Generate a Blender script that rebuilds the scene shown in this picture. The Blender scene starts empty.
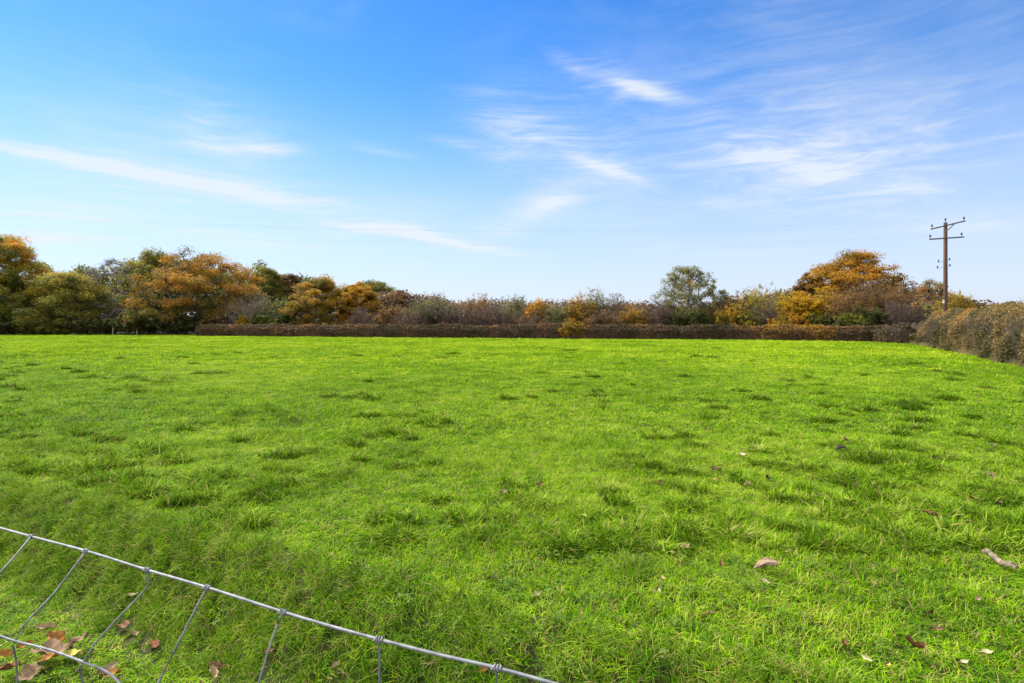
import bpy, math, random
import numpy as np
from mathutils import Vector, Euler

rng = np.random.default_rng(11)
random.seed(11)
SC = bpy.context.scene
COL = SC.collection
R = math.radians
PI = math.pi

# ------------------------------------------------------------------ camera
HC = 1.45                     # eye height above the field
FPX = 570.0                   # focal length in photo pixels
HZ = 325.0                    # row of the horizon in the photo
cam = bpy.data.cameras.new('camera')
cam.sensor_width = 36.0
cam.lens = FPX / 1024 * 36
cam.shift_y = -(341.5 - HZ) / 1024
cam.clip_start = 0.05
cam.clip_end = 12000
cam_o = bpy.data.objects.new('camera', cam)
cam_o.location = (0, 0, HC)
cam_o.rotation_euler = (R(90), 0, 0)
COL.objects.link(cam_o)
SC.camera = cam_o

# ------------------------------------------------------------------ light and exposure
SUN_EL, SUN_AZ = 44.0, -56.0  # azimuth clockwise from the view direction (+Y): sun on the left
SC.view_settings.view_transform = 'Standard'
SC.view_settings.look = 'None'
SC.view_settings.exposure = 1.0
SC.view_settings.gamma = 1.0
SC.view_settings.use_curve_mapping = False
SC.cycles.max_bounces = 8
SC.cycles.transparent_max_bounces = 8

sun = bpy.data.lights.new('sun', 'SUN')
sun.energy = 3.9
sun.angle = R(5.0)
sun.color = (1.0, 0.94, 0.84)
sun_o = bpy.data.objects.new('sun', sun)
sd = Vector((math.sin(R(SUN_AZ)) * math.cos(R(SUN_EL)), math.cos(R(SUN_AZ)) * math.cos(R(SUN_EL)), math.sin(R(SUN_EL))))
sun_o.rotation_euler = sd.to_track_quat('Z', 'Y').to_euler()
sun_o.location = (-20, 0, 30)
COL.objects.link(sun_o)

W = bpy.data.worlds.new('World')
SC.world = W
W.use_nodes = True
nt = W.node_tree
nt.nodes.clear()
N, L = nt.nodes, nt.links


def wn(kind, **kw):
    n = N.new(kind)
    for k, v in kw.items():
        setattr(n, k, v)
    return n


def wmath(op, a, b=None, c=None, clamp=False):
    n = wn('ShaderNodeMath', operation=op, use_clamp=clamp)
    for i, v in enumerate((a, b, c)):
        if v is None:
            continue
        if isinstance(v, (int, float)):
            n.inputs[i].default_value = v
        else:
            L.new(v, n.inputs[i])
    return n.outputs[0]


sky = wn('ShaderNodeTexSky', sky_type='NISHITA', sun_disc=False)
sky.sun_elevation = R(SUN_EL)
sky.sun_rotation = R(SUN_AZ)
sky.altitude = 100
sky.air_density = 1.0
sky.dust_density = 0.05
sky.ozone_density = 2.2
hsv = wn('ShaderNodeHueSaturation')
hsv.inputs['Hue'].default_value = 0.509
hsv.inputs['Saturation'].default_value = 1.36
hsv.inputs['Value'].default_value = 1.07
L.new(sky.outputs[0], hsv.inputs['Color'])

tc = wn('ShaderNodeTexCoord')
sep = wn('ShaderNodeSeparateXYZ')
L.new(tc.outputs['Generated'], sep.inputs[0])
az = wmath('ARCTAN2', sep.outputs[0], sep.outputs[1])
hor = wmath('SQRT', wmath('ADD', wmath('MULTIPLY', sep.outputs[0], sep.outputs[0]), wmath('MULTIPLY', sep.outputs[1], sep.outputs[1])))
el = wmath('ARCTAN2', sep.outputs[2], hor)
comb = wn('ShaderNodeCombineXYZ')
L.new(az, comb.inputs[0])
L.new(el, comb.inputs[1])
# slow warp so that the wisps bend
nwarp = wn('ShaderNodeTexNoise')
nwarp.inputs['Scale'].default_value = 3.2
nwarp.inputs['Detail'].default_value = 3
L.new(comb.outputs[0], nwarp.inputs['Vector'])
wsub = wn('ShaderNodeVectorMath', operation='SUBTRACT')
L.new(nwarp.outputs['Color'], wsub.inputs[0])
wsub.inputs[1].default_value = (0.5, 0.5, 0.5)
wscl = wn('ShaderNodeVectorMath', operation='MULTIPLY')
L.new(wsub.outputs[0], wscl.inputs[0])
wscl.inputs[1].default_value = (0.05, 0.045, 0)
wadd = wn('ShaderNodeVectorMath', operation='ADD')
L.new(comb.outputs[0], wadd.inputs[0])
L.new(wscl.outputs[0], wadd.inputs[1])
P = wadd.outputs[0]


def fibres(rot, sx, sy, seed, detail=7, rough=0.62, dist=0.6):
    m = wn('ShaderNodeMapping')
    m.inputs['Rotation'].default_value = (0, 0, rot)
    m.inputs['Location'].default_value = (seed * 3.7, seed * 1.9, 0)
    m.inputs['Scale'].default_value = (sx, sy, 1)
    L.new(P, m.inputs['Vector'])
    n = wn('ShaderNodeTexNoise')
    n.inputs['Scale'].default_value = 1.0
    n.inputs['Detail'].default_value = detail
    n.inputs['Roughness'].default_value = rough
    n.inputs['Distortion'].default_value = dist
    L.new(m.outputs[0], n.inputs['Vector'])
    return n.outputs['Fac']


def ramp01(v, lo, hi):
    n = wn('ShaderNodeMapRange', interpolation_type='SMOOTHSTEP')
    n.inputs['From Min'].default_value = lo
    n.inputs['From Max'].default_value = hi
    L.new(v, n.inputs['Value'])
    return n.outputs[0]


fib_a = ramp01(fibres(R(11), 4.0, 75, 1, 9, .66, dist=.35), 0.36, 0.72)     # streaks falling to the right
fib_b = ramp01(fibres(R(-32), 4.0, 26, 2, dist=.35), 0.34, 0.74)    # streaks rising to the right
fib_c = ramp01(fibres(R(18), 7.0, 40, 3, 9, .7, dist=.7), 0.38, 0.74)  # feathery

fib_d = ramp01(fibres(R(11), 3.0, 50, 12, 8, .6, dist=.3), 0.26, 0.60)    # the bright cores


def ae(px, py):
    x, z = (px - 512) / FPX, (HZ - py) / FPX
    return math.atan2(x, 1), math.atan2(z, math.hypot(x, 1))


def wisp(x0, y0, x1, y1, wid, k, fib, power=1.3):
    a0, e0 = ae(x0, y0)
    a1, e1 = ae(x1, y1)
    m = wn('ShaderNodeMapping', vector_type='TEXTURE')
    m.inputs['Location'].default_value = ((a0 + a1) / 2, (e0 + e1) / 2, 0)
    m.inputs['Rotation'].default_value = (0, 0, math.atan2(e1 - e0, a1 - a0))
    m.inputs['Scale'].default_value = (math.hypot(a1 - a0, e1 - e0) / 2 * 1.15, wid * 1.35 / FPX, 1)
    L.new(P, m.inputs['Vector'])
    g = wn('ShaderNodeTexGradient', gradient_type='SPHERICAL')
    L.new(m.outputs[0], g.inputs['Vector'])
    v = wmath('POWER', g.outputs['Fac'], power)
    return wmath('MULTIPLY', wmath('MULTIPLY', v, wmath('MULTIPLY_ADD', fib, .85, .15)), k * .78)


WISPS = [
    (-90, 124, 350, 204, 6, 1.7, fib_d), (300, 214, 540, 257, 4.5, 1.2, fib_d), (240, 186, 400, 212, 4, .4, fib_d), (570, 66, 700, 105, 6, .55, fib_d),
    (560, 152, 665, 191, 5, .6, fib_d), (490, 232, 610, 176, 8, .5, fib_d), (745, 156, 880, 186, 8, .5, fib_d), (-60, 234, 150, 243, 5, .9, fib_d), (170, 141, 320, 150, 4, .5, fib_d), (150, 232, 350, 248, 5, .5, fib_d), (-60, 205, 180, 222, 6, .4, fib_d),
    (-80, 130, 350, 206, 13, 1.2, fib_a), (-60, 128, 200, 178, 7, .7, fib_a), (150, 170, 370, 206, 7, .8, fib_a), (-80, 165, 380, 215, 42, .55, fib_a),
    (170, 139, 340, 151, 10, .65, fib_c), (225, 143, 335, 156, 5, .5, fib_a), (310, 136, 425, 162, 6, .6, fib_a), (170, 130, 230, 112, 16, .45, fib_c),
    (310, 214, 540, 256, 8, 1.7, fib_a), (395, 232, 525, 252, 5, 1.2, fib_a), (250, 205, 480, 235, 30, .4, fib_a), (270, 224, 420, 227, 8, .6, fib_a),
    (470, 238, 620, 168, 20, 1.4, fib_b), (480, 105, 660, 192, 20, .6, fib_a), (545, 148, 680, 192, 8, .75, fib_a), (470, 120, 540, 160, 20, .6, fib_c),
    (540, 40, 610, 95, 9, .6, fib_c), (575, 62, 700, 104, 12, 1.1, fib_c), (600, 82, 690, 102, 7, .9, fib_a), (600, 112, 640, 88, 7, .6, fib_b),
    (680, 135, 990, 208, 48, .95, fib_c), (470, 80, 760, 220, 90, .42, fib_c), (700, 110, 1060, 215, 80, .36, fib_c), (430, 90, 640, 170, 50, .45, fib_a), (60, 90, 330, 170, 40, .4, fib_c), (620, 40, 1080, 120, 80, .3, fib_a), (560, 165, 720, 235, 60, .3, fib_b), (-40, 90, 320, 150, 60, .25, fib_a), (840, 90, 1060, 170, 70, .35, fib_c), (710, 148, 840, 178, 9, .7, fib_c), (780, 172, 970, 198, 11, .8, fib_c), (640, 162, 800, 166, 6, .6, fib_a), (640, 110, 900, 190, 70, .35, fib_c),
    (-60, 206, 180, 230, 16, .75, fib_a), (-60, 236, 150, 243, 7, 1.1, fib_a), (150, 234, 360, 248, 8, .7, fib_a), (60, 220, 300, 236, 6, .5, fib_a),
    (410, 136, 510, 157, 6, .55, fib_a), (450, 100, 560, 150, 36, .4, fib_c), (640, 200, 800, 204, 6, .5, fib_a),
    (860, 232, 1100, 215, 18, .7, fib_b), (940, 60, 1080, 20, 50, .4, fib_b), (880, 130, 960, 118, 20, .5, fib_c), (960, 130, 1060, 122, 14, .5, fib_c),
    (600, 245, 900, 262, 16, .45, fib_a), (730, 238, 900, 232, 6, .5, fib_b),
]
tot = None
for w_ in WISPS:
    v = wisp(*w_)
    tot = v if tot is None else wmath('ADD', tot, v)
# general thin veil away from this part of the sky as well
veil = wmath('MULTIPLY', ramp01(fibres(R(10), 1.6, 5.5, 7, 5), 0.45, 0.8), 0.22)
veil = wmath('MULTIPLY', veil, ramp01(el, 0.02, 0.15))
low = wmath('MULTIPLY', wmath('SUBTRACT', 1.0, ramp01(el, -0.03, 0.42)), 0.93)
mixl = wn('ShaderNodeMix', data_type='RGBA')
L.new(low, mixl.inputs['Factor'])
L.new(hsv.outputs[0], mixl.inputs['A'])
mixl.inputs['B'].default_value = (3.35, 3.75, 4.75, 1)
mixc = wn('ShaderNodeMix', data_type='RGBA')
L.new(wmath('MINIMUM', wmath('ADD', tot, veil), 0.85), mixc.inputs['Factor'])
L.new(mixl.outputs['Result'], mixc.inputs['A'])
mixc.inputs['B'].default_value = (4.3, 4.6, 4.9, 1)
# added bright sky overhead and behind the camera, out of view, as soft fill
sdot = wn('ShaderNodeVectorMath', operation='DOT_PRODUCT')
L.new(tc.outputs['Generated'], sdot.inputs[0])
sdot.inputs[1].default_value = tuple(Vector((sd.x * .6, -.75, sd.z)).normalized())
fill_sky = wmath('MULTIPLY', ramp01(sdot.outputs['Value'], 0.12, 0.62), wmath('MULTIPLY_ADD', fibres(R(10), 1.6, 4, 9, 5), .6, .6))
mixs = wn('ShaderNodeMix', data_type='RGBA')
L.new(wmath('MINIMUM', fill_sky, 1.0), mixs.inputs['Factor'])
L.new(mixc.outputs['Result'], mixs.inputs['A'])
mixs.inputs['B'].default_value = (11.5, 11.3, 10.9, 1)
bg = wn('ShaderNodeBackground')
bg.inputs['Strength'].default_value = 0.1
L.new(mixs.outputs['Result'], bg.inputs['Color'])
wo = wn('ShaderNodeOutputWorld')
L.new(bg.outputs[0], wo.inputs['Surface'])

# ------------------------------------------------------------------ helpers


def tag(o, label=None, cat=None, group=None, kind=None):
    for k, v in (('label', label), ('category', cat), ('group', group), ('kind', kind)):
        if v:
            o[k] = v
    return o


def empty(name, loc, rz=0.0):
    o = bpy.data.objects.new(name, None)
    o.empty_display_size = 0.3
    o.location = loc
    o.rotation_euler = (0, 0, rz)
    COL.objects.link(o)
    return o


def mesh_np(name, v, f, mat=None, tint=None, smooth=False):
    """v: (n,3) array; f: (m,k) index array"""
    me = bpy.data.meshes.new(name)
    v = np.asarray(v, np.float32)
    f = np.asarray(f, np.int32)
    m, k = f.shape
    me.vertices.add(len(v))
    me.vertices.foreach_set('co', v.ravel())
    me.loops.add(m * k)
    me.loops.foreach_set('vertex_index', f.ravel())
    me.polygons.add(m)
    me.polygons.foreach_set('loop_start', np.arange(0, m * k, k, dtype=np.int32))
    try:
        me.polygons.foreach_set('loop_total', np.full(m, k, np.int32))
    except Exception:
        pass
    if smooth:
        me.polygons.foreach_set('use_smooth', np.ones(m, bool))
    if tint is not None:
        a = me.attributes.new('tint', 'FLOAT', 'FACE')
        a.data.foreach_set('value', np.asarray(tint, np.float32))
    if mat:
        me.materials.append(mat)
    me.update(calc_edges=True)
    return me


def link(name, me, parent=None, loc=None):
    o = bpy.data.objects.new(name, me)
    if parent:
        o.parent = parent
    if loc is not None:
        o.location = loc
    COL.objects.link(o)
    return o


def cat(parts):
    """join [(v,f,tint or None)] with equal face sizes"""
    vs, fs, ts, n = [], [], [], 0
    for p in parts:
        vs.append(p[0])
        fs.append(np.asarray(p[1]) + n)
        if len(p) > 2 and p[2] is not None:
            ts.append(p[2])
        n += len(p[0])
    return np.concatenate(vs), np.concatenate(fs), (np.concatenate(ts) if ts else None)


def tubes(Pn, Rn, sides=3, closed=True):
    """Pn (n,k,3) polylines, Rn (n,k) radii -> verts, quads"""
    n, k, _ = Pn.shape
    T = np.gradient(Pn, axis=1)
    T /= np.linalg.norm(T, axis=2, keepdims=True) + 1e-9
    ref = np.where(np.abs(T[..., 2:3]) > 0.9, np.array([1.0, 0, 0]), np.array([0, 0, 1.0]))
    A = np.cross(T, ref)
    A /= np.linalg.norm(A, axis=2, keepdims=True) + 1e-9
    B = np.cross(T, A)
    ang = np.arange(sides) * 2 * PI / sides
    V = Pn[:, :, None, :] + Rn[:, :, None, None] * (np.cos(ang)[None, None, :, None] * A[:, :, None, :] + np.sin(ang)[None, None, :, None] * B[:, :, None, :])
    idx = np.arange(n * k * sides).reshape(n, k, sides)
    nx = np.roll(idx, -1, axis=2)
    F = np.stack([idx[:, :-1], nx[:, :-1], nx[:, 1:], idx[:, 1:]], axis=-1).reshape(-1, 4)
    V = V.reshape(-1, 3)
    if closed and sides == 4:
        F = np.concatenate([F, idx[:, 0, ::-1].reshape(-1, 4), idx[:, -1].reshape(-1, 4)])
    return V, F


def unit(n):
    d = rng.normal(size=(n, 3))
    return d / np.linalg.norm(d, axis=1, keepdims=True)


def cards(C, size, up=0.4, asp=0.62):
    """diamond leaf faces at centres C"""
    n = len(C)
    nrm = unit(n)
    nrm[:, 2] = np.abs(nrm[:, 2]) + up
    nrm /= np.linalg.norm(nrm, axis=1, keepdims=True)
    t = np.cross(nrm, unit(n))
    t /= np.linalg.norm(t, axis=1, keepdims=True) + 1e-9
    b = np.cross(nrm, t)
    s = np.broadcast_to(np.asarray(size), (n,))[:, None] * rng.uniform(0.6, 1.35, (n, 1)) * 0.5
    V = np.stack([C - t * s, C - b * s * asp + nrm * s * .18, C + t * s, C + b * s * asp + nrm * s * .18], axis=1).reshape(-1, 3)
    return V, np.arange(n * 4).reshape(n, 4)


def vnoise(x, y, seed=0):
    """smooth value noise on arrays, 0..1"""
    x = np.asarray(x, float)
    y = np.asarray(y, float)
    xi, yi = np.floor(x), np.floor(y)
    fx, fy = x - xi, y - yi
    fx, fy = fx * fx * (3 - 2 * fx), fy * fy * (3 - 2 * fy)

    def h(a, b):
        v = np.sin(a * 127.1 + b * 311.7 + seed * 74.7) * 43758.5453
        return v - np.floor(v)
    return (h(xi, yi) * (1 - fx) + h(xi + 1, yi) * fx) * (1 - fy) + (h(xi, yi + 1) * (1 - fx) + h(xi + 1, yi + 1) * fx) * fy


def fbm(x, y, seed=0, o=3):
    a, s, t = 1.0, 0.0, 0.0
    for i in range(o):
        s = s + a * vnoise(x * 2 ** i, y * 2 ** i, seed + i * 13)
        t += a
        a *= 0.5
    return s / t


def sstep(a, b, x):
    t = np.clip((x - a) / (b - a), 0, 1)
    return t * t * (3 - 2 * t)


# ------------------------------------------------------------------ terrain height
def pxg(px, py, z=0.0):
    """the point at height z that the photograph shows at px,py"""
    d = FPX * (HC - z) / (py - HZ)
    return np.array([(px - 512) / FPX * d, d, z])


CR0, CR1 = pxg(0, 485), pxg(640, 655)
CD = (CR1 - CR0)[:2]
CD /= np.linalg.norm(CD)
CN = np.array([-CD[1], CD[0]])
BANK = 0.46


def crest_s(x, y):
    return (x - CR0[0]) * CN[0] + (y - CR0[1]) * CN[1] + 0.22 * (fbm(x * .7, y * .7, 5, 2) - .5)


def ground_z(x, y):
    x = np.asarray(x, float)
    y = np.asarray(y, float)
    s = crest_s(x, y)
    z = -BANK * (1 - sstep(-0.50, 0.06, s))
    d = np.hypot(x, y)
    near = np.clip(1.6 - d / 40, 0.25, 1)
    z = z + near * (0.05 * (fbm(x * .55, y * .55, 1, 3) - .5) + 0.12 * (fbm(x * .12, y * .12, 2, 2) - .5) * np.clip(d / 12, 0, 1))
    z = z + 0.045 * (fbm(x * 2.3, y * 2.3, 3, 2) - .5) * np.clip(1.4 - d / 16, 0, 1)
    return z


def gp(px, py):
    """ground point seen at px,py (two fixed-point steps on the real terrain)"""
    z = 0.0
    for _ in range(12):
        p = pxg(px, py, z)
        z = 0.5 * z + 0.5 * float(ground_z(p[0], p[1]))
    p[2] = float(ground_z(p[0], p[1]))
    return p


# ------------------------------------------------------------------ materials
def mat_base(name):
    m = bpy.data.materials.new(name)
    m.use_nodes = True
    t = m.node_tree
    b = t.nodes['Principled BSDF']
    return m, t, b


def set_ramp(r, stops):
    e = r.color_ramp.elements
    while len(e) > 1:
        e.remove(e[-1])
    e[0].position = stops[0][0]
    e[0].color = (*stops[0][1], 1)
    for p, c in stops[1:]:
        q = e.new(p)
        q.color = (*c, 1)


def leaf_mat(name, stops, transl=0.3, rough=0.6, spec=0.25):
    """foliage: colour picked per leaf face from a palette, partly translucent"""
    m, t, b = mat_base(name)
    at = t.nodes.new('ShaderNodeAttribute')
    at.attribute_name = 'tint'
    r = t.nodes.new('ShaderNodeValToRGB')
    set_ramp(r, stops)
    t.links.new(at.outputs['Fac'], r.inputs[0])
    t.links.new(r.outputs[0], b.inputs['Base Color'])
    b.inputs['Roughness'].default_value = rough
    b.inputs['Specular IOR Level'].default_value = spec
    tr = t.nodes.new('ShaderNodeBsdfTranslucent')
    t.links.new(r.outputs[0], tr.inputs['Color'])
    mx = t.nodes.new('ShaderNodeMixShader')
    mx.inputs[0].default_value = transl
    t.links.new(b.outputs[0], mx.inputs[1])
    t.links.new(tr.outputs[0], mx.inputs[2])
    t.links.new(mx.outputs[0], t.nodes['Material Output'].inputs['Surface'])
    return m


def noise_mat(name, c0, c1, scale=8, rough=0.85, metal=0.0, stretch=(1, 1, 1), bump=0.0, lo=.35, hi=.65):
    m, t, b = mat_base(name)
    tcn = t.nodes.new('ShaderNodeTexCoord')
    mp = t.nodes.new('ShaderNodeMapping')
    mp.inputs['Scale'].default_value = stretch
    n = t.nodes.new('ShaderNodeTexNoise')
    n.inputs['Scale'].default_value = scale
    n.inputs['Detail'].default_value = 6
    r = t.nodes.new('ShaderNodeValToRGB')
    set_ramp(r, [(lo, c0), (hi, c1)])
    t.links.new(tcn.outputs['Object'], mp.inputs[0])
    t.links.new(mp.outputs[0], n.inputs['Vector'])
    t.links.new(n.outputs['Fac'], r.inputs[0])
    t.links.new(r.outputs[0], b.inputs['Base Color'])
    b.inputs['Roughness'].default_value = rough
    b.inputs['Metallic'].default_value = metal
    if bump:
        bp = t.nodes.new('ShaderNodeBump')
        bp.inputs['Strength'].default_value = bump
        bp.inputs['Distance'].default_value = 0.01
        t.links.new(n.outputs['Fac'], bp.inputs['Height'])
        t.links.new(bp.outputs[0], b.inputs['Normal'])
    return m


def grass_mat(name, blade=True, stops=None):
    """meadow grass: patches of yellow-green, mid and deep green laid out over the field"""
    m, t, b = mat_base(name)
    g = t.nodes.new('ShaderNodeNewGeometry')
    flat = t.nodes.new('ShaderNodeVectorMath')
    flat.operation = 'MULTIPLY'
    flat.inputs[1].default_value = (1, 1, 0)
    t.links.new(g.outputs['Position'], flat.inputs[0])

    def nz(sc, det=3):
        n = t.nodes.new('ShaderNodeTexNoise')
        n.inputs['Scale'].default_value = sc
        n.inputs['Detail'].default_value = det
        t.links.new(flat.outputs[0], n.inputs['Vector'])
        return n.outputs['Fac']

    def mt(op, a, c):
        n = t.nodes.new('ShaderNodeMath')
        n.operation = op
        for i, v in enumerate((a, c)):
            if isinstance(v, (int, float)):
                n.inputs[i].default_value = v
            else:
                t.links.new(v, n.inputs[i])
        return n.outputs[0]
    v = mt('ADD', mt('MULTIPLY', nz(0.16), 0.8), mt('MULTIPLY', nz(1.1), 0.55))
    v = mt('ADD', v, mt('MULTIPLY', nz(4.5, 2), 0.35))
    if blade:
        at = t.nodes.new('ShaderNodeAttribute')
        at.attribute_name = 'tint'
        oi = t.nodes.new('ShaderNodeObjectInfo')
        v = mt('ADD', v, mt('MULTIPLY', oi.outputs['Random'], 0.44))
        v = mt('ADD', v, mt('MULTIPLY', at.outputs['Fac'], 0.55))
        v = mt('ADD', mt('MULTIPLY', mt('SUBTRACT', v, 1.37), 1.35), 0.50)
    else:
        v = mt('ADD', mt('MULTIPLY', mt('SUBTRACT', v, 0.85), 1.5), 0.50)
    r = t.nodes.new('ShaderNodeValToRGB')
    set_ramp(r, stops or GRASS)
    t.links.new(v, r.inputs[0])
    col = r.outputs[0]
    if blade:
        # straw blades carry tint above 1.5
        st = mt('GREATER_THAN', at.outputs['Fac'], 1.5)
        mx = t.nodes.new('ShaderNodeMix')
        mx.data_type = 'RGBA'
        t.links.new(st, mx.inputs['Factor'])
        t.links.new(col, mx.inputs['A'])
        mx.inputs['B'].default_value = (0.34, 0.27, 0.10, 1)
        col = mx.outputs['Result']
    t.links.new(col, b.inputs['Base Color'])
    b.inputs['Roughness'].default_value = 0.6
    b.inputs['Specular IOR Level'].default_value = 0.02 if blade else 0.02
    if blade:
        tr = t.nodes.new('ShaderNodeBsdfTranslucent')
        t.links.new(col, tr.inputs['Color'])
        mx2 = t.nodes.new('ShaderNodeMixShader')
        mx2.inputs[0].default_value = 0.25
        t.links.new(b.outputs[0], mx2.inputs[1])
        t.links.new(tr.outputs[0], mx2.inputs[2])
        t.links.new(mx2.outputs[0], t.nodes['Material Output'].inputs['Surface'])
    return m


GRASS = [(0, (0.050, 0.125, 0.008)), (0.25, (0.099, 0.235, 0.006)), (0.5, (0.184, 0.370, 0.006)), (0.76, (0.284, 0.450, 0.008)), (1, (0.405, 0.460, 0.060))]
SOIL = [(0.0, (0.016, 0.020, 0.008)), (0.5, (0.034, 0.042, 0.012)), (1.0, (0.070, 0.066, 0.026))]
TUSS_SHADE = [(0, (0.046, 0.107, 0.006)), (0.4, (0.110, 0.219, 0.008)), (0.75, (0.221, 0.367, 0.012)), (1, (0.350, 0.398, 0.070))]  # greens darkened so the colour carries the shade within long tufts
M_GROUND = grass_mat('turf', False, SOIL)
M_TUFT_SHADE = grass_mat('shade_dark_tussock_blade', True, TUSS_SHADE)
M_GRASS = grass_mat('grass_blade')
BANK_SHADE = [(p, (c[0] * .84, c[1] * .90, c[2])) for p, c in TUSS_SHADE]  # tuft greens darkened again: shade of the bank face put into the colour
M_BANK = grass_mat('shade_dark_bank_blade', True, BANK_SHADE)
M_GRASSFAR_LIT = grass_mat('sun_lightened_grass_blade', True, [(p, (c[0] * 1.40, c[1] * 1.24, c[2])) for p, c in GRASS])  # grass colours lightened and yellowed to paint in sunlit tips far off
M_BARK = noise_mat('bark', (0.045, 0.036, 0.028), (0.13, 0.11, 0.085), 4, stretch=(1, 1, .25))
M_PALEBARK = noise_mat('pale_bark', (0.14, 0.125, 0.11), (0.27, 0.25, 0.22), 4, stretch=(1, 1, .25))
M_TWIG = noise_mat('twig', (0.075, 0.052, 0.045), (0.17, 0.125, 0.11), 1.2)
M_TWIGPALE = noise_mat('pale_twig', (0.14, 0.115, 0.085), (0.27, 0.23, 0.165), 1.2)
M_TWIGHEDGE = noise_mat('hedge_twig', (.085, .066, .054), (.18, .145, .115), 1.2)
M_TWIGRED = noise_mat('reddish_twig', (0.11, 0.065, 0.05), (0.24, 0.145, 0.10), 1.2)

# ------------------------------------------------------------------ ground sheet
def axis(lo_far, lo, hi, hi_far, step, grow=1.13):
    a = list(np.arange(lo, hi + 1e-6, step))
    s, x = step, hi
    while x < hi_far:
        s *= grow
        x += s
        a.append(x)
    s, x, pre = step, lo, []
    while x > lo_far:
        s *= grow
        x -= s
        pre.append(x)
    return np.array(pre[::-1] + a)


xs = axis(-6000, -9, 9, 6000, 0.09)
ys = axis(-3000, -0.5, 14, 9000, 0.09)
X, Y = np.meshgrid(xs, ys)
Z = ground_z(X, Y)
nx_, ny_ = len(xs), len(ys)
ii = np.arange(nx_ * ny_).reshape(ny_, nx_)
GF = np.stack([ii[:-1, :-1], ii[:-1, 1:], ii[1:, 1:], ii[1:, :-1]], -1).reshape(-1, 4)
g_o = link('field', mesh_np('field', np.stack([X, Y, Z], -1).reshape(-1, 3), GF, M_GROUND, smooth=True))
tag(g_o, 'bright green pasture field with a low bank in front', 'field', kind='structure')

# ------------------------------------------------------------------ hedges
LEAF = {}
LEAF['hedge'] = leaf_mat('hedge_leaf', [(0, (.040, .036, .018)), (.22, (.072, .066, .028)), (.42, (.110, .074, .040)), (.62, (.155, .096, .044)), (.80, (.23, .125, .036)), (1, (.36, .20, .03))], 0.35)
LEAF['hedge_right'] = leaf_mat('tall_hedge_leaf', [(0, (0.068, 0.068, 0.020)), (0.3, (0.150, 0.121, 0.045)), (0.6, (0.250, 0.179, 0.070)), (0.85, (0.337, 0.218, 0.063)), (1, (0.400, 0.196, 0.054))], 0.40)


def sample_line(pts, n, off=0.0):
    pts = np.asarray(pts, float)
    seg = np.linalg.norm(np.diff(pts, axis=0), axis=1)
    cum = np.concatenate([[0], np.cumsum(seg)])
    s = rng.uniform(0, cum[-1], n)
    k = np.clip(np.searchsorted(cum, s) - 1, 0, len(seg) - 1)
    t = ((s - cum[k]) / seg[k])[:, None]
    d = (pts[k + 1] - pts[k]) / seg[k][:, None]
    return pts[k] * (1 - t) + pts[k + 1] * t, d, s


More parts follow.
